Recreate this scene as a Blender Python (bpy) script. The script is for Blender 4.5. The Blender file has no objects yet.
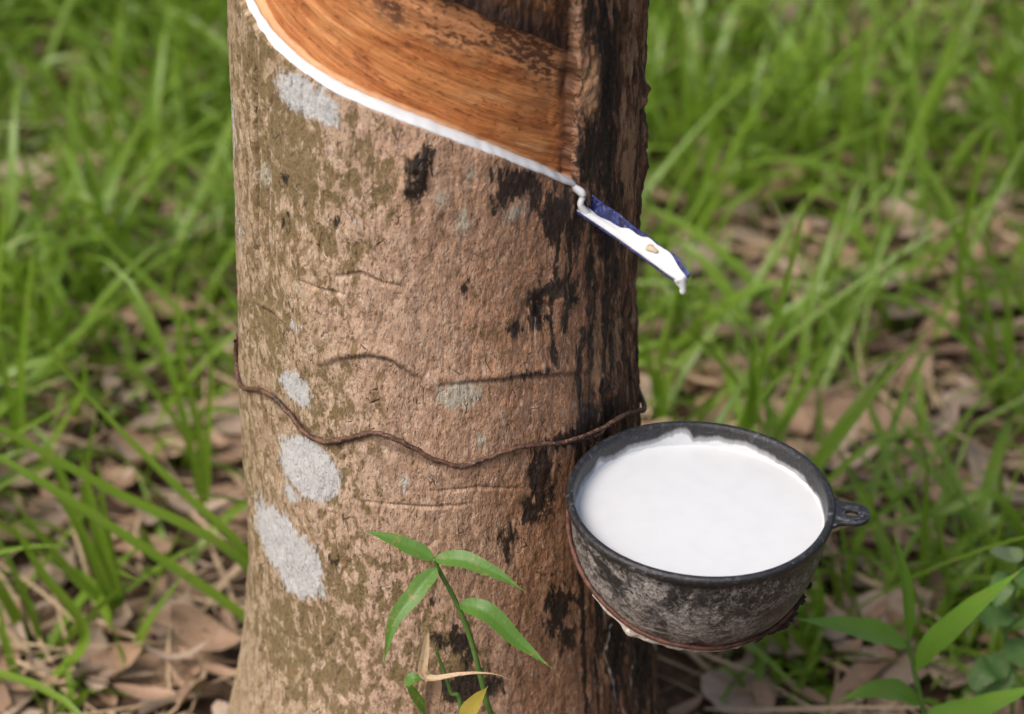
import bpy, math, random
import numpy as np
from mathutils import Vector, Matrix

random.seed(11)
RNG = np.random.default_rng(11)
scene = bpy.context.scene
COL = scene.collection
R = math.radians

# ------------------------------------------------------------------ camera frame
W, H_PX = 1024, 714
PITCH = R(32.0)
FPX = 3093.0
CAM = np.array([0.0, -1.44, 0.35 + 1.44 * math.tan(PITCH)])
FWD = np.array([0.0, math.cos(PITCH), -math.sin(PITCH)])
UPV = np.array([0.0, math.sin(PITCH), math.cos(PITCH)])
RGT = np.array([1.0, 0.0, 0.0])


def ray(px, py):
    d = FWD + RGT * ((px - 512.0) / FPX) + UPV * ((357.0 - py) / FPX)
    return d / np.linalg.norm(d)


def at(px, py, Y):
    """the point on the plane y = Y seen at this pixel"""
    d = ray(px, py)
    return CAM + d * ((Y - CAM[1]) / d[1])


def on_ground(px, py, z=0.0):
    d = ray(px, py)
    return CAM + d * ((z - CAM[2]) / d[2])


# ------------------------------------------------------------------ noise
_P = np.random.default_rng(5).permutation(256)
_P = np.concatenate([_P, _P]).astype(np.int64)
_G = np.stack([np.cos(np.arange(16) * math.pi / 8), np.sin(np.arange(16) * math.pi / 8)], 1)


def pnoise(x, y, seed=0):
    x = np.asarray(x, float) + seed * 17.31
    y = np.asarray(y, float) + seed * 9.77
    xi = np.floor(x).astype(np.int64); yi = np.floor(y).astype(np.int64)
    xf = x - xi; yf = y - yi
    u = xf * xf * xf * (xf * (xf * 6 - 15) + 10); v = yf * yf * yf * (yf * (yf * 6 - 15) + 10)

    def g(ix, iy, dx, dy):
        h = _P[(_P[ix & 255] + iy) & 255] & 15
        return _G[h, 0] * dx + _G[h, 1] * dy
    a = g(xi, yi, xf, yf); b = g(xi + 1, yi, xf - 1, yf)
    c = g(xi, yi + 1, xf, yf - 1); d = g(xi + 1, yi + 1, xf - 1, yf - 1)
    return ((a + (b - a) * u) * (1 - v) + (c + (d - c) * u) * v) * 1.4


def fbm(x, y, seed=0, octs=4, gain=0.5):
    t = 0; a = 1.0
    for k in range(octs):
        t = t + a * pnoise(x * 2 ** k, y * 2 ** k, seed + k * 3)
        a *= gain
    return t


def sstep(a, b, x):
    t = np.clip((x - a) / (b - a), 0, 1)
    return t * t * (3 - 2 * t)


# ------------------------------------------------------------------ tagging, linking
def tag(o, label=None, cat=None, group=None, kind=None):
    if label: o['label'] = label
    if cat: o['category'] = cat
    if group: o['group'] = group
    if kind: o['kind'] = kind
    return o


def empty(name, loc=(0, 0, 0)):
    o = bpy.data.objects.new(name, None)
    o.location = loc
    o.empty_display_size = 0.05
    COL.objects.link(o)
    return o


def mesh_obj(name, verts, faces, mat, parent=None, attrs=None, smooth=True):
    """verts Nx3, faces list/array of quads or mixed polygons, world coordinates"""
    verts = np.asarray(verts, float)
    me = bpy.data.meshes.new(name)
    if isinstance(faces, np.ndarray):
        n, k = faces.shape
        me.vertices.add(len(verts)); me.vertices.foreach_set('co', verts.astype(np.float32).ravel())
        me.loops.add(n * k); me.loops.foreach_set('vertex_index', faces.astype(np.int32).ravel())
        me.polygons.add(n)
        me.polygons.foreach_set('loop_start', np.arange(0, n * k, k, dtype=np.int32))
        me.polygons.foreach_set('loop_total', np.full(n, k, dtype=np.int32))
    else:
        me.from_pydata([tuple(v) for v in verts], [], [tuple(f) for f in faces])
    me.update(calc_edges=True)
    me.validate()
    if smooth:
        me.polygons.foreach_set('use_smooth', np.ones(len(me.polygons), bool))
    for k, a in (attrs or {}).items():
        a = np.asarray(a, np.float32)
        if a.ndim == 1:
            at_ = me.attributes.new(k, 'FLOAT', 'POINT'); at_.data.foreach_set('value', a)
        else:
            at_ = me.attributes.new(k, 'FLOAT_VECTOR', 'POINT'); at_.data.foreach_set('vector', a.ravel())
    me.materials.append(mat)
    o = bpy.data.objects.new(name, me)
    COL.objects.link(o)
    if parent is not None:
        o.parent = parent
        o.matrix_parent_inverse = Matrix.Translation(-Vector(parent.location))
    return o


class MB:
    """collects grids into one mesh with per-vertex attributes"""
    def __init__(s): s.v = []; s.f = []; s.a = {}; s.n = 0

    def grid(s, P, closed_u=False, closed_v=False, **attrs):
        """P: (nu, nv, 3)"""
        P = np.asarray(P, float)
        nu, nv = P.shape[:2]
        idx = np.arange(nu * nv).reshape(nu, nv) + s.n
        if closed_u: idx = np.concatenate([idx, idx[:1]], 0)
        if closed_v: idx = np.concatenate([idx, idx[:, :1]], 1)
        q = np.stack([idx[:-1, :-1], idx[1:, :-1], idx[1:, 1:], idx[:-1, 1:]], -1).reshape(-1, 4)
        s.v.append(P.reshape(-1, 3)); s.f.append(q); s.n += nu * nv
        for k, a in attrs.items():
            a = np.asarray(a, float)
            if a.shape[-1:] == (3,) and a.ndim >= 1:
                a = np.broadcast_to(a, (nu, nv, 3)).reshape(-1, 3)
            else:
                a = np.broadcast_to(a, (nu, nv)).reshape(-1)
            s.a.setdefault(k, []).append(a)

    def build(s, name, mat, parent=None):
        return mesh_obj(name, np.concatenate(s.v), np.concatenate(s.f), mat, parent,
                        {k: np.concatenate(a) for k, a in s.a.items()})


def catmull(pts, n):
    pts = np.asarray(pts, float)
    if len(pts) == 2:
        t = np.linspace(0, 1, n)[:, None]
        return pts[0] * (1 - t) + pts[1] * t
    P = np.vstack([2 * pts[0] - pts[1], pts, 2 * pts[-1] - pts[-2]])
    m = len(pts) - 1
    out = []
    for x in np.linspace(0, m, n):
        i = min(int(x), m - 1); t = x - i
        p0, p1, p2, p3 = P[i:i + 4]
        out.append(0.5 * (2 * p1 + (p2 - p0) * t + (2 * p0 - 5 * p1 + 4 * p2 - p3) * t * t + (3 * p1 - p0 - 3 * p2 + p3) * t ** 3))
    return np.array(out)


def tube_pts(path, rad, k=8, squash=1.0, ref=None):
    path = np.asarray(path, float); n = len(path)
    rad = np.broadcast_to(np.asarray(rad, float), (n,))
    T = np.gradient(path, axis=0); T /= np.linalg.norm(T, axis=1)[:, None] + 1e-12
    ref = np.array([0.13, 0.31, 0.94]) if ref is None else np.asarray(ref, float)
    U = np.cross(T, ref); U /= np.linalg.norm(U, axis=1)[:, None] + 1e-12
    V = np.cross(U, T)
    a = np.linspace(0, 2 * math.pi, k, endpoint=False)
    return path[:, None, :] + rad[:, None, None] * (np.cos(a)[None, :, None] * U[:, None] + squash * np.sin(a)[None, :, None] * V[:, None])


def tube(mb, path, rad, k=8, caps=True, **kw):
    P = tube_pts(path, rad, k)
    if caps:
        P = np.concatenate([np.broadcast_to(path[0], (1, k, 3)), P, np.broadcast_to(path[-1], (1, k, 3))], 0)
    mb.grid(P, closed_v=True, **kw)


# ------------------------------------------------------------------ material helper
class NT:
    def __init__(s, name):
        s.m = bpy.data.materials.new(name); s.m.use_nodes = True
        s.t = s.m.node_tree; s.t.nodes.clear()
        s.out = s.t.nodes.new('ShaderNodeOutputMaterial')

    def _set(s, sock, v):
        if v is None: return
        if hasattr(v, 'is_linked') or isinstance(v, bpy.types.NodeSocket):
            s.t.links.new(v, sock)
        else:
            if isinstance(v, (tuple, list)) and len(v) == 3 and sock.type == 'RGBA': v = (*v, 1)
            sock.default_value = v

    def n(s, typ, props=None, **ins):
        nd = s.t.nodes.new('ShaderNode' + typ)
        for k, v in (props or {}).items(): setattr(nd, k, v)
        for k, v in ins.items():
            k2 = k.replace('_', ' ')
            s._set(nd.inputs[k2] if not k.startswith('i') or not k[1:].isdigit() else nd.inputs[int(k[1:])], v)
        return nd

    def attr(s, name, vec=False):
        nd = s.n('Attribute', {'attribute_name': name})
        return nd.outputs['Vector'] if vec else nd.outputs['Fac']

    def math(s, op, a, b=0.0, c=None, clamp=False):
        nd = s.n('Math', {'operation': op, 'use_clamp': clamp})
        s._set(nd.inputs[0], a); s._set(nd.inputs[1], b)
        if c is not None: s._set(nd.inputs[2], c)
        return nd.outputs[0]

    def scale(s, vec, xyz, loc=(0, 0, 0), rot=(0, 0, 0)):
        nd = s.n('Mapping', Vector=vec, Scale=xyz, Location=loc, Rotation=rot)
        return nd.outputs[0]

    def noise(s, vec, scale=1.0, detail=4.0, rough=0.55, dist=0.0):
        nd = s.n('TexNoise', Vector=vec, Scale=scale, Detail=detail, Roughness=rough, Distortion=dist)
        return nd.outputs['Fac']

    def voro(s, vec, scale=1.0, feature='F1', out='Distance', rand=1.0):
        nd = s.n('TexVoronoi', {'feature': feature}, Vector=vec, Scale=scale, Randomness=rand)
        return nd.outputs[out]

    def step(s, x, a, b):
        nd = s.n('MapRange', {'interpolation_type': 'SMOOTHSTEP'})
        s._set(nd.inputs[0], x); nd.inputs[1].default_value = a; nd.inputs[2].default_value = b
        return nd.outputs[0]

    def lin(s, x, a, b, c=0.0, d=1.0):
        nd = s.n('MapRange')
        s._set(nd.inputs[0], x)
        for i, q in enumerate((a, b, c, d)): nd.inputs[i + 1].default_value = q
        return nd.outputs[0]

    def mix(s, f, a, b, blend='MIX'):
        nd = s.n('Mix', {'data_type': 'RGBA', 'blend_type': blend})
        s._set(nd.inputs[0], f); s._set(nd.inputs[6], a); s._set(nd.inputs[7], b)
        return nd.outputs[2]

    def ramp(s, x, stops):
        nd = s.n('ValToRGB')
        s._set(nd.inputs[0], x)
        cr = nd.color_ramp
        while len(cr.elements) < len(stops): cr.elements.new(0.5)
        for e, (p, c) in zip(cr.elements, stops):
            e.position = p; e.color = (*c, 1)
        return nd.outputs[0]

    def bump(s, h, dist, strength=1.0, normal=None):
        nd = s.n('Bump', Height=h, Distance=dist, Strength=strength, Normal=normal)
        return nd.outputs[0]

    def pbr(s, color, rough=0.6, normal=None, spec=0.5, **kw):
        nd = s.n('BsdfPrincipled')
        s._set(nd.inputs['Base Color'], color); s._set(nd.inputs['Roughness'], rough)
        s._set(nd.inputs['Specular IOR Level'], spec)
        if normal is not None: s._set(nd.inputs['Normal'], normal)
        for k, v in kw.items(): s._set(nd.inputs[k.replace('_', ' ')], v)
        return nd.outputs[0]

    def done(s, shader):
        s.t.links.new(shader, s.out.inputs['Surface'])
        return s.m


def lighter(c, k): return tuple(min(1, x * k) for x in c)


# ------------------------------------------------------------------ trunk shape
EDGE_Y = [0, 100, 200, 300, 400, 500, 560, 620, 680, 714]
EDGE_L = [231, 233, 236, 239, 241, 246, 247, 243, 235, 229]
EDGE_R = [645, 641, 637, 637, 639, 642, 645, 650, 657, 662]
_z, _c, _r = [], [], []
for y_, l_, r_ in zip(EDGE_Y, EDGE_L, EDGE_R):
    p = at(512, y_, 0.0)
    dep = float(np.dot(p - CAM, FWD))
    _z.append(p[2]); _c.append(((l_ + r_) / 2 - 512) / FPX * dep); _r.append((r_ - l_) / 2 / FPX * dep * 0.999)
_z = np.array(_z)[::-1]; _c = np.array(_c)[::-1]; _r = np.array(_r)[::-1]
_z = np.concatenate([[-0.06, 0.0, 0.06], _z, [0.75, 1.2, 3.0]])
_c = np.concatenate([[_c[0]] * 3, _c, [_c[-1], _c[-1] + .01, _c[-1] + .05]])
_r = np.concatenate([[0.165, 0.152, 0.141], _r, [_r[-1] * .99, _r[-1] * .97, _r[-1] * .9]])
RM = 0.113


def trunk_r(z): return np.interp(z, _z, _r)
def trunk_c(z): return np.interp(z, _z, _c)


def surf(px, py):
    """(arc length s, height z) of the trunk's front surface at this pixel"""
    d = ray(px, py)

    def f(t):
        q = CAM + d * t
        return math.hypot(q[0] - trunk_c(q[2]), q[1]) - trunk_r(q[2])
    t = 1.2; best = (9, t)
    while t < 2.2:
        v = f(t)
        if v < best[0]: best = (v, t)
        if v < 0: break
        t += 0.002
    else:
        t = best[1]
    if f(t) < 0:
        a, b = t - 0.002, t
        for _ in range(30):
            m = (a + b) / 2
            if f(m) > 0: a = m
            else: b = m
        t = b
    q = CAM + d * t
    return math.atan2(q[0] - trunk_c(q[2]), -q[1]) * RM, float(q[2])


def pos(s, z, off=0.0):
    a = np.asarray(s) / RM; r = trunk_r(z) + off
    return np.stack([trunk_c(z) + r * np.sin(a), -r * np.cos(a), np.broadcast_to(z, np.shape(a))], -1)


def spts(*pp): return np.array([surf(*p) for p in pp])


# the diagonal cut, right end to left end and on round the back
cut = spts((578, 188), (540, 173), (500, 158), (465, 145), (430, 132), (395, 119), (360, 105), (325, 88), (295, 68), (270, 46), (252, 22), (241, 0))
S_END = cut[0, 0]
slope = (cut[6, 1] - cut[1, 1]) / (cut[6, 0] - cut[1, 0])
sl2 = -0.48
c_s = np.concatenate([cut[::-1, 0]]); c_z = cut[::-1, 1]
c_s = np.concatenate([[c_s[0] - 0.16], c_s]); c_z = np.concatenate([[c_z[0] - sl2 * 0.16], c_z])
S_BACK = c_s[0]


def z_cut(s): return np.interp(s, c_s, c_z)


top = spts((582, 62), (560, 50), (520, 36), (475, 18), (430, 3))
t_s = top[::-1, 0]; t_z = top[::-1, 1]
sl3 = (t_z[0] - t_z[-1]) / (t_s[0] - t_s[-1])
t_s = np.concatenate([[t_s[0] - 0.4], t_s]); t_z = np.concatenate([[t_z[0] - sl3 * 0.4], t_z])


def z_top(s): return np.interp(s, t_s, t_z)


def seg_dist(S, Z, pts, sx=1.0):
    """distance (m) to a polyline in the unrolled surface, and its parameter 0..1"""
    D = np.full(S.shape, 9.0); U = np.zeros(S.shape)
    n = len(pts) - 1
    for i in range(n):
        a, b = pts[i], pts[i + 1]
        dx, dz = b[0] - a[0], b[1] - a[1]
        t = np.clip(((S - a[0]) * dx + (Z - a[1]) * dz) / (dx * dx + dz * dz + 1e-12), 0, 1)
        d = np.hypot(S - a[0] - t * dx, Z - a[1] - t * dz)
        m = d < D
        D = np.where(m, d, D); U = np.where(m, (i + t) / n, U)
    return D, U


# grid
zs = np.concatenate([np.linspace(-0.06, 0.1, 60)[:-1], np.arange(0.1, 0.655, 0.00075), np.linspace(0.66, 0.9, 70), np.linspace(0.92, 3.0, 60)])
amax = R(112)
aa = np.concatenate([np.arange(-amax, amax, 0.00075 / RM), np.linspace(amax, 2 * math.pi - amax, 110)[1:-1]])
A, Z = np.meshgrid(aa, zs)                       # rows z, cols angle
S = np.where(A > math.pi, A - 2 * math.pi, A) * RM
S2 = A * RM

# --- masks
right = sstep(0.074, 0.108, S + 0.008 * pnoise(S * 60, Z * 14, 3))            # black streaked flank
wob = 0.0016 * fbm(S * 90, Z * 90, 21, 3)
d_cut = Z - z_cut(S) + 0.0005 * pnoise(S * 140, Z * 20, 4)
d_rt = (S_END - S) + wob * 1.6
d_bk = S - S_BACK
in_cut = (sstep(0.0, 0.0032, d_cut) * sstep(0.0, 0.004, d_rt) * sstep(0, 0.01, d_bk)) * (Z < 1.1)
d_top = z_top(S) - Z + 0.0035 * fbm(S * 45, Z * 30, 8, 3)
fresh = in_cut * sstep(-0.0012, 0.0012, d_top)
old = in_cut * (1 - sstep(-0.0012, 0.0012, d_top)) * (1 - sstep(0.98, 1.1, Z))
bark = 1 - in_cut

# --- relief
# bark: small vertical plates parted by hairline cracks, a few long vertical fissures
plate = fbm(S * 110, Z * 45, 31, 4)
fine = fbm(S * 420, Z * 170, 33, 3)
fiss = 1 - np.abs(pnoise(S * 48 + 0.5 * pnoise(S * 30, Z * 30, 2), Z * 5.5, 35)) * 2.2
fiss = np.clip(fiss, 0, 1) ** 6
left = 1 - sstep(-0.075, -0.03, S)
rel = 0.0011 * fbm(S * 20, Z * 9, 37, 3) + 0.00050 * plate + 0.0003 * fine
rel -= fiss * (0.0006 + 0.0010 * right + 0.0012 * left * np.clip(pnoise(S * 20, Z * 3, 36) + .3, 0, 1))
rel += right * (0.0015 * fbm(S * 70, Z * 14, 39, 4) + 0.0012 * fbm(S * 260, Z * 60, 40, 3))
rel += 0.0025 * fbm(S2 * 9, Z * 5, 41, 2)
# ridges, scars, hairline cracks: (points, width, height)
scars = [
    (spts((322, 362), (345, 354), (368, 350), (395, 356), (420, 375), (432, 388)), 0.0034, 0.0017),
    (spts((322, 366), (345, 358), (368, 355), (393, 361), (416, 379)), 0.0016, -0.0007),
    (spts((335, 276), (360, 273), (382, 283), (400, 287)), 0.0010, -0.0012),
    (spts((300, 280), (318, 288), (345, 294)), 0.0010, -0.0012),
    (spts((440, 386), (480, 382), (520, 378), (560, 376), (596, 371)), 0.0014, -0.0009),
    (spts((440, 380), (480, 376), (520, 372), (560, 370), (596, 365)), 0.0040, 0.0012),
    (spts((255, 300), (275, 310), (290, 327)), 0.0012, 0.0014),
    (spts((430, 490), (480, 486), (520, 488)), 0.0009, -0.0010),
    (spts((362, 500), (420, 506), (470, 503)), 0.0009, -0.0010),
    (spts((257, 40), (256, 120), (258, 200), (255, 300)), 0.0016, -0.0025),
    (spts((268, 150), (266, 220), (270, 290)), 0.0010, -0.0015),
    (spts((236, 640), (238, 690), (234, 714)), 0.0018, -0.0040),
]
for pts, w, h in scars:
    D, U = seg_dist(S, Z, pts)
    D = D + 0.0006 * pnoise(S * 200, Z * 200, 50)
    rel += h * np.exp(-(D / w) ** 2) * (0.55 + 0.45 * np.sin(np.clip(U, 0, 1) * math.pi))
# black knot under the cut and lumps
for (px, py, rx, rz, h) in [(418, 165, .006, .012, .004), (540, 310, .012, .012, -.004), (410, 185, .004, .008, .003),
                            (562, 300, .006, .006, .004), (545, 490, .008, .02, .0015), (640, 150, .008, .02, .004),
                            (641, 90, .006, .012, .004), (592, 78, .006, .02, .003), (600, 240, .008, .02, -.003)]:
    s0, z0 = surf(px, py)
    q = ((S - s0) / rx) ** 2 + ((Z - z0) / rz) ** 2
    rel += h * np.exp(-q * 1.2) * (0.8 + 0.8 * pnoise(S * 220, Z * 160, 61))
# exposed wood: smooth with faint knife streaks along the cut
ca, sa = math.cos(math.atan(slope)), math.sin(math.atan(slope))
Us = S * ca + Z * sa; Vs = -S * sa + Z * ca
streak = fbm(Us * 16, Vs * 330, 71, 3)
relp = -0.0095 + 0.00035 * streak + 0.0006 * fbm(S * 40, Z * 40, 73, 3) + 0.0006 * np.sin(Vs * 2 * math.pi / 0.011) * 0.4
relp -= 0.0008 * np.clip(fbm(Us * 60, Vs * 150, 75, 3) - .35, 0, 1) * sstep(.03, .0, z_top(S) - Z)
relp += 0.004 * (1 - sstep(0, 0.014, d_rt)) * (0.6 + pnoise(S * 60, Z * 60, 76))
relo = -0.0065 + 0.0022 * fbm(S * 60, Z * 22, 77, 4) + 0.0008 * fbm(S * 200, Z * 90, 78, 3)
rel = rel * bark + relp * fresh + relo * old
# root flare lobes near the ground
rel += sstep(0.16, 0.0, Z) * 0.008 * np.cos(A * 5 + 0.6)
RR = trunk_r(Z) + rel
P = np.stack([trunk_c(Z) + RR * np.sin(A), -RR * np.cos(A), Z], -1)

# --- colour masks (soft distance fields: the shader breaks their edges up)
XF = np.where(np.abs(S) < RM * 1.65, RM * np.sin(S / RM), 9.0)      # distance across the trunk's near face


def blobs(lst, scale=0.010):
    M = np.full(S.shape, -1.0)
    for px, py, wx, hy, rot in lst:
        s0, z0 = surf(px, py)
        k = 1.0 / 1820
        hx, hz = wx * k, hy * k / 0.86
        c, s_ = math.cos(R(rot)), math.sin(R(rot))
        dx, dz = XF - RM * math.sin(s0 / RM), Z - z0
        u = (dx * c - dz * s_) / hx; v = (dx * s_ + dz * c) / hz
        q = 1 - np.sqrt(u * u + v * v)
        M = np.maximum(M, q * min(hx, hz) / scale)
    return np.clip(M, -1, 1)


lichen = blobs([(300, 96, 26, 19, 25), (322, 108, 21, 16, 25), (234, 120, 4, 26, 0), (296, 389, 18, 16, 0), (309, 470, 35, 30, 30), (290, 494, 10, 9, 0),
                (277, 540, 29, 36, 20), (298, 566, 29, 36, 12), (262, 524, 14, 24, 0), (298, 327, 5, 6, 0), (240, 232, 3, 14, 0), (404, 483, 4, 9, 0),
                (330, 152, 3, 5, 0), (357, 225, 3, 3, 0), (322, 590, 5, 9, 0)])
pale = blobs([(460, 395, 30, 17, 0), (462, 222, 12, 18, 0), (515, 214, 18, 10, 0), (298, 285, 8, 7, 0), (262, 172, 11, 16, 0), (470, 175, 9, 12, 0),
              (243, 330, 3, 12, 0), (408, 480, 7, 9, 0), (310, 350, 6, 5, 0), (440, 200, 10, 14, 0), (480, 440, 10, 12, 0), (232, 200, 4, 18, 0)])
stain_shade = blobs([(589, 150, 13, 42, 0), (583, 128, 6, 26, 0), (592, 15, 10, 34, 0), (608, 420, 14, 14, 0), (594, 470, 6, 30, 0), (420, 165, 15, 13, 0), (415, 185, 10, 15, 0), (428, 152, 12, 6, 0), (514, 184, 20, 14, 20), (500, 200, 9, 16, 0), (535, 196, 10, 18, 0), (556, 216, 15, 32, 0), (576, 225, 9, 46, 0), (590, 250, 5, 60, 0), (540, 312, 13, 22, 0), (552, 292, 20, 10, -10),
               (572, 290, 8, 24, 0), (594, 310, 4, 50, 0), (608, 225, 8, 40, 0), (541, 480, 14, 40, 0), (532, 512, 14, 13, 0), (508, 543, 8, 16, 0),
               (558, 612, 13, 34, 0), (567, 640, 12, 14, 0), (606, 40, 9, 120, 0), (604, 150, 12, 70, 0), (618, 300, 4, 60, 0), (614, 370, 4, 70, 0), (634, 400, 2, 30, 0),
               (592, 330, 6, 60, 0), (585, 480, 7, 60, 0), (616, 640, 13, 60, 0), (640, 670, 12, 50, 0), (600, 600, 7, 30, 0),  # lower right blobs also paint the shade under the cup
               (565, 440, 30, 9, 5), (605, 425, 20, 14, 0), (460, 640, 14, 16, 0), (468, 690, 36, 18, 0), (440, 640, 8, 10, 0), (470, 655, 8, 12, 0), 
               (336, 560, 4, 8, 0), (500, 175, 9, 10, 0), (515, 330, 9, 8, 0), (530, 375, 26, 4, 4), (465, 288, 4, 7, 0), (590, 420, 14, 18, 0), (596, 560, 8, 60, 0),
               (335, 225, 5, 7, 0), (285, 180, 5, 6, 0), (285, 222, 4, 7, 0), (434, 604, 5, 4, 0), (436, 560, 4, 4, 0)])
tan = blobs([(590, 84, 9, 30, 0), (629, 155, 8, 46, 0), (630, 60, 6, 30, 0), (600, 205, 5, 14, 0), (622, 330, 5, 40, 0), (598, 370, 5, 40, 0)])
drips = []
for pts, w in [(spts((584, 500), (580, 560), (584, 620), (588, 714)), 0.0022), (spts((596, 520), (598, 600), (600, 714)), 0.002),
               (spts((584, 330), (580, 370), (582, 430), (578, 500)), 0.003), (spts((610, 180), (607, 300), (604, 420)), 0.0035),
               (spts((570, 596), (584, 606)), 0.003), (spts((566, 190), (572, 260), (566, 330)), 0.003), (spts((560, 240), (553, 300), (556, 370)), 0.002),
               ]:
    D, U = seg_dist(S, Z, pts)
    drips.append(1 - D / w)
stain_shade = np.maximum(stain_shade, np.clip(np.max(drips, 0) * 0.45, -1, .5))
scar = []  # brown lines: cracks, and ridge shading painted into the bark colour
for pts, w in [(spts((257, 40), (256, 120), (258, 200), (255, 300)), 0.0018), (spts((318, 366), (345, 356), (368, 353), (393, 359), (422, 380)), 0.0034),
               (spts((440, 386), (480, 382), (520, 378), (560, 376), (596, 371)), 0.0026), (spts((335, 276), (360, 273), (382, 283)), 0.0014),
               (spts((255, 300), (275, 310), (290, 327)), 0.0018), (spts((268, 150), (266, 220), (270, 290)), 0.0012), (spts((236, 640), (238, 690), (234, 714)), 0.003),
               (spts((262, 393), (292, 416), (325, 444), (372, 436), (432, 461), (482, 464)), 0.0028)]:  # last line paints the wire's shade just below its path
    D, U = seg_dist(S, Z, pts)
    scar.append((1 - D / w) * (.45 + .55 * np.sin(U * math.pi)))
scar = np.clip(np.max(scar, 0), -1, 1)
wdrip = []
for pts, w in [(spts((612, 625), (606, 655), (615, 685), (622, 714)), 0.0016), (spts((600, 590), (608, 630)), 0.0014), (spts((632, 620), (634, 660), (630, 690)), 0.001),
               (spts((538, 320), (536, 345)), 0.0008)]:
    D, U = seg_dist(S, Z, pts)
    wdrip.append(1 - D / w)
wdrip = np.clip(np.max(wdrip, 0) - .25, -1, 1)
moss_b = blobs([(290, 150, 55, 90, 0), (345, 180, 30, 60, 0), (270, 320, 40, 70, 0), (325, 420, 40, 60, 0), (345, 470, 25, 60, 0), (300, 650, 70, 60, 0), (400, 590, 35, 30, 0), (330, 240, 30, 40, 0),
                (250, 450, 20, 120, 0), (355, 600, 35, 50, 0), (430, 660, 60, 50, 0), (260, 80, 30, 60, 0)], scale=0.02)

nz, na = A.shape
idx = np.arange(nz * na).reshape(nz, na)
idx2 = np.concatenate([idx, idx[:, :1]], 1)
quads = np.stack([idx2[:-1, :-1], idx2[:-1, 1:], idx2[1:, 1:], idx2[1:, :-1]], -1).reshape(-1, 4)
inp = (fresh > 0.5).ravel()
isp = inp[quads].sum(1) >= 2
att = dict(coord=np.stack([S, Z, np.zeros_like(S)], -1).reshape(-1, 3), lichen=lichen.ravel(), pale=pale.ravel(), stain_shade=stain_shade.ravel(),
           wdrip=wdrip.ravel(), scar=scar.ravel(), tan=tan.ravel(), moss=moss_b.ravel(), flank=right.ravel(), oldbark=old.ravel(),
           pcoord=np.stack([Us, Vs, np.zeros_like(S)], -1).reshape(-1, 3), dtop=(z_top(S) - Z).ravel(), dright=d_rt.ravel(), dcut=d_cut.ravel())


def sub_mesh(q):
    u, inv = np.unique(q.ravel(), return_inverse=True)
    return u, inv.reshape(q.shape)


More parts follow.
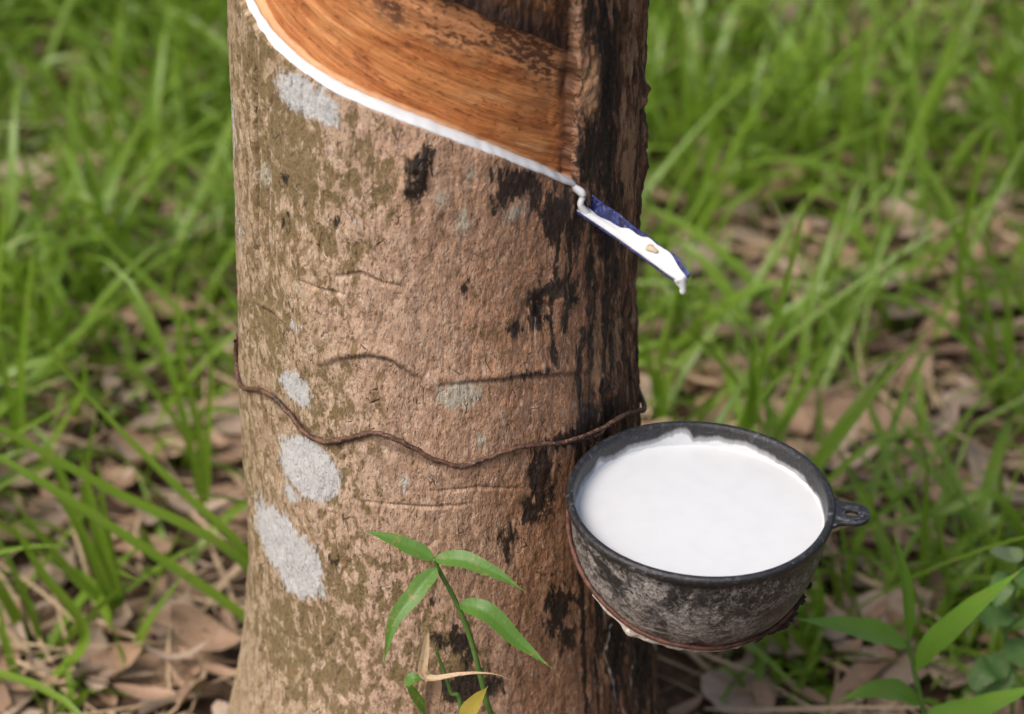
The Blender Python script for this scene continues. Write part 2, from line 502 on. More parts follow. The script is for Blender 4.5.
# ------------------------------------------------------------------ bark material
def bark_material():
    t = NT('rubber_tree_bark')
    c = t.attr('coord', True)
    flank, oldb = t.attr('flank'), t.attr('oldbark')
    n_big = t.noise(t.scale(c, (26, 13, 1)), 1, 4, .6)
    n_mid = t.noise(t.scale(c, (150, 85, 1), (3, 1, 0)), 1, 5, .65, .4)
    n_fin = t.noise(t.scale(c, (640, 230, 1), (1, 7, 0)), 1, 4, .65)
    n_hi = t.noise(t.scale(c, (1500, 700, 1), (1, 7, 2)), 1, 2, .6)
    vn = t.n('TexVoronoi', Vector=t.scale(t.n('VectorMath', {'operation': 'ADD'}, i0=c, i1=t.n('VectorMath', {'operation': 'SCALE'}, i0=t.n('TexNoise', Vector=t.scale(c, (300, 200, 1)), Scale=1).outputs['Color'], Scale=.003).outputs[0]).outputs[0], (640, 300, 1)), Scale=1)
    v = vn.outputs['Distance']
    vr = t.n('SeparateColor', Color=vn.outputs['Color']).outputs[0]
    crack = t.voro(t.scale(c, (210, 90, 1), (4, 2, 0)), 1, 'DISTANCE_TO_EDGE')
    # hue across the trunk: olive tan on the left, pinkish in the middle, rust brown on the right
    sx = t.n('SeparateXYZ', Vector=c).outputs[0]
    sw = t.math('ADD', sx, t.math('MULTIPLY', t.math('SUBTRACT', n_big, .5), .11))
    hue = t.ramp(t.lin(sw, -.17, .13), [(0.0, (.33, .25, .145)), (0.27, (.37, .27, .17)), (.42, (.455, .315, .225)), (.60, (.43, .265, .175)), (.76, (.36, .175, .088)), (1, (.27, .12, .055))])
    col = t.mix(t.step(n_mid, .40, .64), t.mix(.5, hue, (.18, .095, .055)), hue)
    col = t.mix(t.math('MULTIPLY', t.step(vr, .55, .95), t.math('MULTIPLY', t.step(n_mid, .40, .55), .48)), col, t.mix(.5, hue, (.66, .55, .45)))          # pale flakes
    col = t.mix(t.math('MULTIPLY', t.step(n_fin, .49, .33), .68), col, (.085, .042, .026))
    col = t.mix(t.math('MULTIPLY', t.step(n_hi, .52, .68), .28), col, (.64, .50, .39))
    # olive algae lying between the flakes
    ms = t.math('ADD', t.math('MULTIPLY', t.attr('moss'), .5), t.math('MULTIPLY', t.math('SUBTRACT', n_mid, .5), -4.4))
    ms = t.math('ADD', ms, t.math('MULTIPLY', t.math('SUBTRACT', n_big, .5), 2.2))
    ms = t.math('ADD', ms, t.math('MULTIPLY', t.math('SUBTRACT', n_fin, .5), -1.2))
    msm = t.math('MULTIPLY', t.step(ms, -.1, .42), .74)
    olive = t.mix(n_fin, (.05, .036, .01), (.20, .145, .05))
    col = t.mix(msm, col, olive)
    # orange specks
    col = t.mix(t.math('MULTIPLY', t.step(t.noise(t.scale(c, (120, 80, 1), (9, 9, 0)), 1, 4, .6), .64, .74), .5), col, (.36, .11, .035))
    # short dark pits and broken hairline cracks
    ck = t.math('MULTIPLY', t.step(crack, .05, .0), t.step(t.noise(t.scale(c, (90, 60, 1), (5, 3, 0)), 1, 3), .58, .66))
    col = t.mix(t.math('MULTIPLY', ck, .7), col, (.05, .028, .018))
    sc = t.step(t.math('ADD', t.attr('scar'), t.math('MULTIPLY', t.math('SUBTRACT', n_mid, .5), 1.3)), .05, .75)
    col = t.mix(t.math('MULTIPLY', sc, .55), col, (.08, .042, .026))  # cracks plus painted shading along scars and under the wire
    # old healed bark above the panel
    on = t.noise(t.scale(c, (170, 60, 1)), 1, 6, .72, .5)
    ocol = t.ramp(on, [(.34, (.018, .010, .007)), (.5, (.075, .03, .012)), (.64, (.19, .078, .028)), (.8, (.33, .19, .09))])
    ocol = t.mix(t.step(t.math('ADD', t.attr('dtop'), t.math('MULTIPLY', t.math('SUBTRACT', on, .5), .03)), -.016, -.004), ocol, (.035, .016, .010))
    col = t.mix(oldb, col, ocol)
    # dark flank with rusty ridges
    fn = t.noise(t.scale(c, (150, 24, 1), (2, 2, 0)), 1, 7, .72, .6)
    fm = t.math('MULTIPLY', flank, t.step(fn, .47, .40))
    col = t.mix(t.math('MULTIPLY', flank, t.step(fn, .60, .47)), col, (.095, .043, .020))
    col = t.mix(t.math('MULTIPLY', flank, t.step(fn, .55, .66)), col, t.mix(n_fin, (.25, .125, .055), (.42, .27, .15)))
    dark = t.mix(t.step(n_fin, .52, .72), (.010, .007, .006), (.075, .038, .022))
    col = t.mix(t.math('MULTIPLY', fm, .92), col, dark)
    # black stains running down the bark, with shade under the cup painted in
    sn = t.noise(t.scale(c, (250, 75, 1), (7, 0, 0)), 1, 6, .72, .5)
    sm = t.math('ADD', t.math('ADD', t.attr('stain_shade'), .02), t.math('MULTIPLY', t.math('SUBTRACT', sn, .5), 2.7))
    smk = t.step(sm, -.04, .26)
    col = t.mix(t.math('MULTIPLY', smk, .94), col, dark)
    tm = t.step(t.math('ADD', t.attr('tan'), t.math('MULTIPLY', t.math('SUBTRACT', sn, .5), 1.6)), -.02, .22)
    col = t.mix(t.math('MULTIPLY', tm, .85), col, t.mix(n_fin, (.24, .12, .055), (.48, .30, .17)))
    # grey crustose lichen
    ln = t.noise(t.scale(c, (170, 130, 1), (1, 5, 0)), 1, 6, .68, .4)
    lm = t.step(t.math('ADD', t.attr('lichen'), t.math('ADD', t.math('MULTIPLY', t.math('SUBTRACT', ln, .5), 1.5), t.math('MULTIPLY', t.math('SUBTRACT', n_fin, .5), .8))), -.06, .3)
    lcol = t.mix(t.step(n_fin, .30, .5), (.33, .31, .28), t.mix(n_mid, (.40, .405, .405), (.49, .495, .505)))
    lcol = t.mix(t.math('MULTIPLY', t.step(t.noise(t.scale(c, (420, 420, 1), (3, 8, 0)), 1, 3), .70, .76), .8), lcol, (.10, .085, .07))
    col = t.mix(t.math('MULTIPLY', lm, .93), col, lcol)
    pm = t.step(t.math('ADD', t.attr('pale'), t.math('MULTIPLY', t.math('SUBTRACT', sn, .5), 2.0)), .06, .6)
    pm = t.math('MULTIPLY', pm, t.step(n_fin, .30, .50))
    col = t.mix(t.math('MULTIPLY', pm, .75), col, t.mix(n_hi, (.33, .32, .26), (.48, .47, .39)))
    wm = t.step(t.math('ADD', t.attr('wdrip'), t.math('MULTIPLY', t.math('SUBTRACT', sn, .5), 3.0)), .1, .6)
    col = t.mix(t.math('MULTIPLY', wm, .6), col, (.5, .45, .41))
    # relief too fine for the mesh
    h = t.math('ADD', t.math('MULTIPLY', t.math('MULTIPLY', n_fin, t.lin(lm, 0, 1, 1, .45)), 1.1), t.math('MULTIPLY', t.step(v, .0, .5), .5))
    h = t.math('ADD', h, t.math('MULTIPLY', n_mid, 1.3))
    h = t.math('ADD', h, t.math('MULTIPLY', n_hi, .4))
    h = t.math('SUBTRACT', h, t.math('MULTIPLY', ck, .9))
    h = t.math('ADD', h, t.math('MULTIPLY', lm, .5))
    h = t.math('ADD', h, t.math('MULTIPLY', t.math('MULTIPLY', fn, flank), 2.4))
    nrm = t.bump(h, .0007, 1.0)
    wet = t.math('MAXIMUM', smk, fm)
    rough = t.math('SUBTRACT', .86, t.math('MULTIPLY', t.math('MULTIPLY', wet, t.step(n_mid, .4, .6)), .42))
    return t.done(t.pbr(col, rough, nrm, .4))


def panel_material():
    t = NT('fresh_cut_wood')
    c, p = t.attr('coord', True), t.attr('pcoord', True)
    dtop, dr, dc = t.attr('dtop'), t.attr('dright'), t.attr('dcut')
    s1 = t.noise(t.scale(p, (22, 420, 1)), 1, 5, .6, .3)
    s2 = t.noise(t.scale(p, (55, 1300, 1), (3, 0, 0)), 1, 3, .6)
    b = t.noise(t.scale(p, (26, 60, 1), (1, 1, 0)), 1, 4, .6, .5)
    fl = t.noise(t.scale(p, (170, 420, 1), (5, 3, 0)), 1, 5, .72, .3)
    mixv = t.math('ADD', t.math('MULTIPLY', b, .55), t.math('MULTIPLY', s1, .45))
    col = t.ramp(mixv, [(.34, (.24, .066, .018)), (.46, (.43, .148, .040)), (.56, (.52, .215, .070)), (.68, (.57, .31, .14))])
    col = t.mix(t.math('MULTIPLY', t.step(s2, .52, .34), .42), col, (.20, .055, .014))
    col = t.mix(t.math('MULTIPLY', t.step(s2, .60, .74), .3), col, (.68, .40, .20))
    # dark red flecked band of older tapping near the top
    up = t.step(t.math('ADD', dtop, t.math('MULTIPLY', t.math('SUBTRACT', b, .5), -.05)), .034, .012)
    col = t.mix(t.math('MULTIPLY', up, .55), col, (.50, .26, .125))
    fm = t.math('MULTIPLY', up, t.step(t.math('ADD', fl, t.math('MULTIPLY', t.math('SUBTRACT', b, .5), .6)), .47, .58))
    col = t.mix(t.math('MULTIPLY', fm, .9), col, (.07, .018, .007))
    mid = t.math('MULTIPLY', t.step(t.math('ADD', fl, t.math('MULTIPLY', t.math('SUBTRACT', b, .5), -.35)), .54, .66), .75)
    col = t.mix(mid, col, (.13, .035, .01))
    # pale scraped rim at its right end and fresh reddish layer just above the cut
    rimm = t.step(t.math('ADD', dr, t.math('MULTIPLY', t.math('SUBTRACT', fl, .5), .014)), .008, .002)
    rimm = t.math('MULTIPLY', rimm, t.step(dc, .055, .085))
    col = t.mix(t.math('MULTIPLY', rimm, .7), col, (.47, .28, .13))
    rdk = t.math('MULTIPLY', t.step(t.math('ADD', dr, t.math('MULTIPLY', t.math('SUBTRACT', fl, .5), .016)), .012, .004), t.step(dc, .088, .07))
    col = t.mix(t.math('MULTIPLY', rdk, .85), col, (.06, .022, .01))
    low = t.step(t.math('ADD', dc, t.math('MULTIPLY', t.math('SUBTRACT', s1, .5), .01)), .012, .005)
    col = t.mix(t.math('MULTIPLY', low, .35), col, (.42, .13, .035))
    col = t.mix(t.math('MULTIPLY', t.step(dc, .0048, .0042), .5), col, (.62, .40, .22))
    h = t.math('ADD', t.math('MULTIPLY', s1, 1), t.math('ADD', t.math('MULTIPLY', s2, .6), t.math('MULTIPLY', fl, .7)))
    nrm = t.bump(h, .0008, .9)
    return t.done(t.pbr(col, t.lin(fl, .3, .7, .42, .7), nrm, .45))


BARK, PANEL = bark_material(), panel_material()
tree = empty('rubber_tree', (float(trunk_c(0.0)), 0, 0))
tag(tree, 'rubber tree trunk with a tapped orange panel and grey lichen patches', 'tree')
Pf = P.reshape(-1, 3)
for nm, sel, mt in (('trunk', ~isp, BARK), ('tapping_panel', isp, PANEL)):
    u, q = sub_mesh(quads[sel])
    mesh_obj(nm, Pf[u], q, mt, tree, {k: v[u] for k, v in att.items()})
capr = empty  # (the trunk runs on up out of sight)


def skin(s, z, off):
    """point on the base trunk at arc s, height z, off metres above it"""
    return pos(np.asarray(s, float), np.asarray(z, float), off)


# ------------------------------------------------------------------ latex
def latex_material():
    t = NT('white_latex')
    c = t.n('NewGeometry').outputs['Position']
    n1 = t.noise(c, 90, 3, .5)
    n2 = t.noise(c, 420, 2, .5)
    col = t.mix(t.step(n1, .35, .75), (.60, .612, .63), (.575, .59, .61))
    nrm = t.bump(t.math('ADD', n1, t.math('MULTIPLY', n2, .05)), .0004, .12)
    return t.done(t.pbr(col, .3, nrm, .45, Subsurface_Weight=.25, Subsurface_Radius=(.004, .004, .0035), Subsurface_Scale=.6))


LATEX = latex_material()


def cut_latex():
    mb = MB()
    n = 520
    s = np.linspace(S_BACK + 0.05, S_END - 0.0005, n)
    z = z_cut(s)
    k = 14
    th = np.linspace(0, 2 * math.pi, k, endpoint=False)
    wv = 1 + 0.16 * pnoise(s * 55, s * 0, 3) + 0.12 * pnoise(s * 190, s * 0, 5)
    wv *= np.interp(s, [s[0], -0.13, -0.08, 0.0, S_END - .02, S_END], [.42, .45, .54, .70, .76, .82])
    zz = z + 0.0016 + 0.0004 * pnoise(s * 130, s * 0 + 4, 6)
    P_ = []
    for i in range(n):
        ro = -0.0026 - .0008 * (wv[i] > 0) + 0.0049 * wv[i] * np.cos(th)
        dz = 0.0022 * wv[i] * np.sin(th) - 0.0012 * np.cos(th)
        P_.append(pos(np.full(k, s[i]), zz[i] + dz, ro))
    P_ = np.array(P_)
    P_ = np.concatenate([P_[:1].mean(1, keepdims=True).repeat(k, 1), P_, P_[-1:].mean(1, keepdims=True).repeat(k, 1)], 0)
    mb.grid(P_, closed_v=True)
    # short fall from the end of the cut into the spout
    q = spts((572, 186), (579, 192), (577, 203), (582, 213))
    path = catmull([skin(q[0, 0], q[0, 1], -.003), skin(q[1, 0], q[1, 1], .0022), skin(q[2, 0], q[2, 1], .0026), skin(q[3, 0], q[3, 1], .004)], 30)
    tube(mb, path, np.interp(np.linspace(0, 1, 30), [0, .3, .5, .7, 1], [.0016, .0022, .0015, .0017, .0026]), 12)
    return mb.build('latex_stream', LATEX)


tag(cut_latex(), 'white latex running in a thin line down the diagonal cut', 'latex')

# ------------------------------------------------------------------ spout
def spout_material():
    t = NT('blue_painted_metal')
    c = t.n('NewGeometry').outputs['Position']
    n = t.noise(c, 260, 4, .65)
    col = t.mix(t.step(n, .45, .62), (.012, .016, .075), (.035, .05, .17))
    col = t.mix(t.step(t.noise(c, 500, 3, .6), .62, .68), col, (.16, .17, .24))
    col = t.mix(t.step(t.noise(c, 140, 4, .6), .60, .66), col, (.012, .011, .014))
    return t.done(t.pbr(col, .38, t.bump(n, .0005, .6), .5))


s0, z0 = surf(585, 209)
sp0 = skin(s0, z0, -0.003)
sp1 = at(684, 281, -0.140)
dirv = sp1 - sp0; L_sp = np.linalg.norm(dirv); dirv /= L_sp
side = np.cross(dirv, [0, 0, 1.0]); side /= np.linalg.norm(side)       # to the far right of the run
if side[0] < 0: side = -side
upn = np.cross(side, dirv)
if upn[2] < 0: upn = -upn
# lean the channel so that its far wall stands up
roll = R(10)
sd = side * math.cos(roll) + upn * math.sin(roll); un = upn * math.cos(roll) - side * math.sin(roll)
side, upn = sd, un


def spout():
    mb = MB()
    prof = [(-0.0062, 0.0026), (-0.0058, 0.0010), (-0.0045, -0.0006), (-0.0022, -0.0016), (0, -0.002), (0.0022, -0.0014), (0.0042, 0.0006), (0.0056, 0.0032), (0.0068, 0.0064), (0.0074, 0.0084)]
    prof = np.array(prof)
    nrm = np.gradient(prof, axis=0); nrm = np.stack([-nrm[:, 1], nrm[:, 0]], 1); nrm /= np.linalg.norm(nrm, axis=1)[:, None]
    th = 0.0010
    loop = np.concatenate([prof, (prof - nrm * th)[::-1]])
    n = 60
    P_ = []
    for i, t in enumerate(np.linspace(0, 1, n)):
        k = .76 - 0.12 * t
        kz = k * (.85 + 0.10 * math.sin(t * 9) + .06 * math.sin(t * 23 + 1))
        if t > .9: kz *= 1 - (t - .9) * 5.0
        if t > .9: k *= 1 - (t - .9) * 2.0
        o = sp0 + dirv * (t * L_sp) + upn * (0.001 * math.sin(t * 3.1))
        P_.append(o + side * (loop[:, 0:1] * k) + upn * (np.where(loop[:, 1:2] > 0, loop[:, 1:2] * kz, loop[:, 1:2])))
    P_ = np.array(P_)
    m = P_.shape[1]
    P_ = np.concatenate([P_[:1].mean(1, keepdims=True).repeat(m, 1), P_, P_[-1:].mean(1, keepdims=True).repeat(m, 1)], 0)
    mb.grid(P_, closed_v=True)
    return mb.build('latex_spout', spout_material())


tag(spout(), 'dark blue metal spout stuck in the bark above the cup', 'spout')


def spout_latex():
    mb = MB()
    n, k = 110, 22
    P_ = []
    ts = np.linspace(0.03, 1.0, n)
    for t in ts:
        kk = .76 - 0.12 * t
        if t > .9: kk *= 1 - (t - .9) * 2.0
        xr = np.interp(t, [0, .2, .45, .6, .72, .85, .93, 1], [0.0024, .0032, .0048, .0066, .0070, .0056, .0046, .0038]) * kk + 0.0002 * math.sin(t * 33) + .0003 * math.sin(t * 14 + 2)
        xl = -0.0064 * kk
        th = np.linspace(0, 2 * math.pi, k, endpoint=False)
        u = (np.cos(th) + 1) / 2
        x = xl + (xr - xl) * u
        base = np.interp(x / kk, [-.0062, -.0045, 0, .0042, .0056, .0068], [.0022, -.0008, -.0018, .0006, .0032, .0060])
        topz = base + (.0008 + .0017 * np.sin(np.clip(u, 0, 1) * math.pi) + .0018 * np.exp(-((t - .68) / .12) ** 2) * np.sin(u * math.pi)) * (1 + .12 * math.sin(t * 31) + .15 * math.sin(t * 17))
        topz = np.maximum(topz, np.interp(t, [0, 1], [.0012, .0008]) * np.sin(u * math.pi) ** .5)
        z = np.where(np.sin(th) >= 0, base + (topz - base) * np.sqrt(np.abs(np.sin(th))), base - .0003)
        o = sp0 + dirv * (t * L_sp * 1.004) + upn * (0.001 * math.sin(t * 3.1))
        P_.append(o + side * x[:, None] + upn * z[:, None])
    P_ = np.array(P_)
    P_ = np.concatenate([P_[:1].mean(1, keepdims=True).repeat(k, 1), P_, P_[-1:].mean(1, keepdims=True).repeat(k, 1)], 0)
    mb.grid(P_, closed_v=True)
    # drop gathering at the tip
    tip = sp1 - side * 0.0009 - upn * .0002
    t = np.linspace(0, 1, 14)
    path = np.stack([tip + dirv * (-0.0022 + .0026 * min(1, x * 2)) - np.array([0, 0, 1]) * (x * 0.0080 - .0012) for x in t])
    tube(mb, path, np.interp(t, [0, .2, .5, .78, .93, 1], [.0034, .0028, .0016, .0017, .0012, .0004]), 14)
    return mb.build('spout_latex', LATEX)


tag(spout_latex(), 'white latex coating the blue spout with a drop hanging off its tip', 'latex')


def simple_mat(name, c1, c2, scale, rough=.8, bump=.001, spec=.3):
    t = NT(name)
    c = t.n('NewGeometry').outputs['Position']
    n = t.noise(c, scale, 5, .65)
    n2 = t.noise(c, scale * 5, 3, .6)
    col = t.mix(t.step(t.math('ADD', t.math('MULTIPLY', n, .7), t.math('MULTIPLY', n2, .3)), .38, .62), c1, c2)
    return t.done(t.pbr(col, rough, t.bump(t.math('ADD', n, t.math('MULTIPLY', n2, .4)), bump, .8), spec))


def chip():
    mb = MB()
    c0 = sp0 + dirv * (L_sp * .68) + side * .0012 + upn * .0046
    nu, nv = 12, 16
    u = np.linspace(0, math.pi, nu)[:, None]; v = np.linspace(0, 2 * math.pi, nv, endpoint=False)[None]
    rr = 1 + .25 * np.sin(v * 3 + 1) * np.sin(u) + .15 * np.cos(v * 2)
    P_ = c0 + dirv * ((np.sin(u) * np.cos(v) * rr)[..., None] * .0034) + side * ((np.sin(u) * np.sin(v) * rr)[..., None] * .0024) + upn * ((np.cos(u) + 0 * v)[..., None] * .0011)
    mb.grid(P_, closed_v=True)
    return mb.build('bark_chip', simple_mat('pale_bark_chip', (.42, .33, .22), (.58, .5, .38), 500))


tag(chip(), 'small tan bark chip lying in the latex on the spout', 'bark chip')

# ------------------------------------------------------------------ wire tied round the trunk
def wire_material():
    t = NT('rusty_wire')
    c = t.n('NewGeometry').outputs['Position']
    n = t.noise(c, 180, 4, .65); n2 = t.noise(c, 900, 2, .6)
    col = t.ramp(n, [(.3, (.03, .016, .012)), (.5, (.085, .04, .025)), (.7, (.17, .085, .05))])
    col = t.mix(t.step(n2, .6, .7), col, (.26, .2, .16))
    return t.done(t.pbr(col, .6, t.bump(n2, .0006, .8), .4))


WIRE = wire_material()


def trunk_wire():
    mb = MB()
    front = spts((236, 342), (239, 365), (245, 386), (262, 389), (276, 396), (292, 412), (305, 429), (325, 440), (348, 437), (372, 431), (392, 435), (412, 445),
                 (432, 456), (458, 464), (482, 458), (505, 449), (530, 444), (556, 442), (580, 437))
    pts = [skin(s, z, .0018) for s, z in front]
    a0, z0_ = front[0]
    z_e = surf(612, 416)
    tail = spts((592, 432), (602, 422), (614, 413), (628, 410), (637, 407))
    for k, (s, z) in enumerate(tail): pts.append(skin(s, z, .004 + .0015 * (k == 2)))
    # round the back of the trunk to the start
    sA, zA = tail[-1]; sB, zB = a0 + 2 * math.pi * RM, z0_
    for t in np.linspace(0, 1, 16)[1:-1]:
        s = sA + (sB - sA) * t
        pts.append(skin(s, zA - .004 * (t < .9) + (zB - zA) * float(sstep(.35, .95, t)), .0))
    pts.append(skin(a0, z0_, .0018))
    path = catmull(pts, 700)
    kx = np.arange(700) * .16
    path = path + .0005 * np.stack([pnoise(kx, kx * 0, 21), pnoise(kx, kx * 0, 22), 1.5 * pnoise(kx, kx * 0, 23)], 1)
    tube(mb, path, .00135 + .0002 * pnoise(np.arange(700) * .09, np.zeros(700), 2), 8, caps=False)
    # twisted end by the cup
    q = spts((560, 440), (580, 434), (594, 428), (604, 424))
    base = catmull([skin(s, z, .003) for s, z in q], 90)
    off = np.stack([np.cos(np.arange(90) * .45), np.sin(np.arange(90) * .45), np.cos(np.arange(90) * .45 + 1)], 1) * .0016
    tube(mb, base + off, .0011, 8)
    return mb.build('wire_tie', WIRE)


tag(trunk_wire(), 'thin rusty wire looped wavily around the tree trunk', 'wire')

# ------------------------------------------------------------------ cup
CUP_Y = -0.127
rc = at(701, 497, CUP_Y)                       # middle of the rim
RO = 0.0698
DEPTH = 0.0725
tx, ty = R(2.2), R(1.5)                        # slight lean: right side low, near side low
cupM = Matrix.Rotation(tx, 3, 'Y') @ Matrix.Rotation(ty, 3, 'X')
cupM = np.array(cupM)


def cup_w(P_): return rc + np.asarray(P_) @ cupM.T


def cup_material():
    t = NT('latex_stained_black_plastic')
    c = t.attr('cup', True)                    # (arc, height below rim, side)
    o = t.n('SeparateXYZ', Vector=c)
    arc, hh, front = o.outputs[0], o.outputs[1], o.outputs[2]
    L3 = t.attr('loc', True)
    n1 = t.noise(t.scale(L3, (38, 38, 45)), 1, 5, .65, .6)
    n2 = t.noise(t.scale(L3, (240, 240, 260), (3, 3, 0)), 1, 7, .75, .4)
    n3 = t.noise(t.scale(L3, (620, 620, 620), (5, 1, 0)), 1, 3, .6)
    band = t.noise(t.scale(L3, (16, 16, 480), (1, 9, 0)), 1, 4, .6, .4)
    base = t.mix(t.step(n3, .4, .7), (.012, .012, .014), (.032, .031, .034))
    body = t.math('MULTIPLY', t.step(t.math('ADD', hh, t.math('MULTIPLY', t.math('SUBTRACT', n2, .5), .012)), .004, .010), front)
    bias = t.math('ADD', t.lin(arc, -.07, .075, .13, -.2), t.lin(hh, .012, .06, -.04, .22))
    m = t.math('ADD', t.math('ADD', t.math('MULTIPLY', t.math('SUBTRACT', n1, .5), 2.0), t.math('MULTIPLY', t.math('SUBTRACT', n2, .5), 2.3)), bias)
    m = t.math('MULTIPLY', t.step(m, -.25, .6), body)
    film = t.mix(t.step(n3, .3, .7), (.15, .13, .12), (.50, .45, .41))
    col = t.mix(t.math('MULTIPLY', m, .8), base, film)
    fz = t.math('ABSOLUTE', t.math('SUBTRACT', t.noise(t.scale(L3, (150, 150, 150), (8, 2, 1)), 1, 3, .6, 2.2), .5))
    fzm = t.math('MULTIPLY', t.math('MULTIPLY', t.step(fz, .022, .004), t.step(n1, .40, .55)), body)
    col = t.mix(t.math('MULTIPLY', fzm, .55), col, (.55, .49, .44))
    ln = t.math('MULTIPLY', t.step(t.math('ADD', band, t.math('MULTIPLY', n2, .12)), .62, .68), t.math('MULTIPLY', t.step(hh, .034, .05), front))
    col = t.mix(t.math('MULTIPLY', ln, .75), col, (.52, .44, .37))
    # grey scuffs along the lip, with gloss speckles painted into the colour
    lip = t.math('MULTIPLY', t.step(t.math('ADD', n2, t.math('MULTIPLY', t.math('SUBTRACT', n1, .5), .5)), .55, .72), t.math('SUBTRACT', 1, t.step(hh, .004, .006)))
    col = t.mix(t.math('MULTIPLY', lip, .55), col, (.22, .22, .225))
    # milky film left on the inner wall
    inn = t.attr('inner')
    fn_ = t.noise(t.scale(L3, (48, 48, 20), (2, 2, 0)), 1, 5, .62, .3)
    fe = t.math('ADD', hh, t.math('ADD', t.math('MULTIPLY', t.math('SUBTRACT', fn_, .5), .010), t.attr('film')))
    fm = t.math('MULTIPLY', inn, t.math('ADD', t.math('MULTIPLY', t.step(fe, .0056, .0084), .40), t.math('MULTIPLY', t.step(fe, .0086, .0106), .5)))
    col = t.mix(fm, col, (.70, .715, .735))
    h = t.math('ADD', t.math('MULTIPLY', n2, 1.0), t.math('MULTIPLY', n3, .5))
    h = t.math('ADD', h, t.math('MULTIPLY', ln, .6))
    rough = t.math('ADD', .36, t.math('MULTIPLY', m, .4))
    return t.done(t.pbr(col, rough, t.bump(h, .0009, .8), .5))


CUPM = cup_material()
cup = empty('latex_cup', tuple(rc - np.array([0, 0, DEPTH])))
tag(cup, 'black plastic cup brimming with white latex, hung on the tree', 'cup')


def cup_bowl():
    mb = MB()
    # outside, from the base up over the lip and down the inside: (radius, height)
    out = [(0.0, -DEPTH), (0.010, -DEPTH), (0.019, -DEPTH + .0003)]
    for t in np.linspace(0.06, 1, 26):
        a = t * math.pi / 2
        out.append((0.019 + (0.0672 - 0.019) * math.sin(a) ** 0.92, -DEPTH + (DEPTH - 0.0052) * (1 - math.cos(a)) ** 1.02))
    out += [(0.0676, -.0051), (0.0690, -.0047), (0.0698, -.0038), (0.0700, -.0022), (RO, -.0010), (0.0692, -.0002), (0.0682, .0002), (0.0668, .0001), (0.0659, -.0007), (0.0655, -.003), (0.0650, -.008)]
    inner0 = len(out) - 4
    for t in np.linspace(.95, 0.05, 16):
        a = t * math.pi / 2
        out.append((0.0170 + (0.0646 - 0.0170) * math.sin(a) ** 0.92, -DEPTH + .003 + (DEPTH - 0.0125) * (1 - math.cos(a)) ** 1.02))
    out.append((0, -DEPTH + .003))
    out = np.array(out)
    ph = np.linspace(0, 2 * math.pi, 160, endpoint=False)
    rr = out[:, 0][:, None] * (1 + 0.006 * np.cos(2 * ph + .7) + .0025 * np.cos(3 * ph))[None]
    X, Y = rr * np.sin(ph), -rr * np.cos(ph)
    Zz = np.broadcast_to(out[:, 1][:, None], X.shape) + 0.0004 * np.cos(3 * ph + 1)[None]
    phs = np.where(ph > math.pi, ph - 2 * math.pi, ph)
    cc = np.stack([np.broadcast_to(phs * .06, X.shape), -Zz, np.broadcast_to(np.where(np.arange(len(out)) < inner0 - 4, 1.0, 0.0)[:, None], X.shape)], -1)
    film = np.broadcast_to((.0058 * np.exp(-((phs + R(174)) / .10) ** 2) + .0035 * np.exp(-((phs + R(128)) / .05) ** 2) + .0022 * np.exp(-((np.abs(phs) - R(165)) / .4) ** 2) - .0022)[None], X.shape)
    inn = np.broadcast_to(np.where(np.arange(len(out)) >= inner0, 1.0, 0.0)[:, None], X.shape)
    mb.grid(cup_w(np.stack([X, Y, Zz], -1)), closed_v=True, loc=np.stack([X, Y, Zz], -1), cup=cc, inner=inn, film=film)
    return mb.build('bowl', CUPM, cup)


cup_bowl()


def cup_ear():
    """flat rounded lug with a hole on the rim"""
    mb = MB()
    phi = R(84)                                   # measured from the camera side round to the right
    d = np.array([math.sin(phi), -math.cos(phi), 0]); w = np.array([-d[1], d[0], 0])
    n = 96
    th = np.linspace(0, 2 * math.pi, n, endpoint=False)
    hc, hr = RO + 0.0080, 0.0034
    # outer outline as radius from the hole's middle
    half = np.array([(.0094, 0), (.0090, .0030), (.0076, .0058), (.0052, .0078), (.0022, .0088), (-.0008, .0090), (-.0034, .0091), (-.0056, .0097), (-.0074, .0110), (-.0098, .0138), (-.0115, .0120), (-.0120, .006), (-.0120, 0)])
    pa, pr = np.arctan2(half[:, 1], half[:, 0]), np.hypot(half[:, 0], half[:, 1])
    wrap = np.abs(np.where(th > math.pi, th - 2 * math.pi, th))
    rad = np.interp(wrap, pa, pr)
    ring = np.stack([np.cos(th) * rad, np.sin(th) * rad], 1)
    hole = np.stack([np.cos(th) * hr, np.sin(th) * hr * .8], 1)
    z0_, z1_ = -0.0034, -0.0010
    rows = [(hole, z1_ - .0004), (hole * 1.06, z1_), (hole * 1.14, z1_), (ring * .93, z1_), (ring * .975, z1_), (ring, z1_ - .0003), (ring, z0_ + .0003), (ring * .975, z0_), (hole * 1.06, z0_), (hole, z0_ + .0004)]
    P_ = []
    for q, z in rows:
        P_.append(d * (hc + q[:, 0:1]) + w * q[:, 1:2] + np.array([0, 0, 1.0]) * z)
    P_ = np.array(P_)
    cc = np.broadcast_to(np.array([.1, .004, 0.0]), P_.shape)
    mb.grid(cup_w(P_), closed_u=True, closed_v=True, loc=P_, cup=cc, inner=0.0, film=0.0)
    return mb.build('ear', CUPM, cup)


cup_ear()


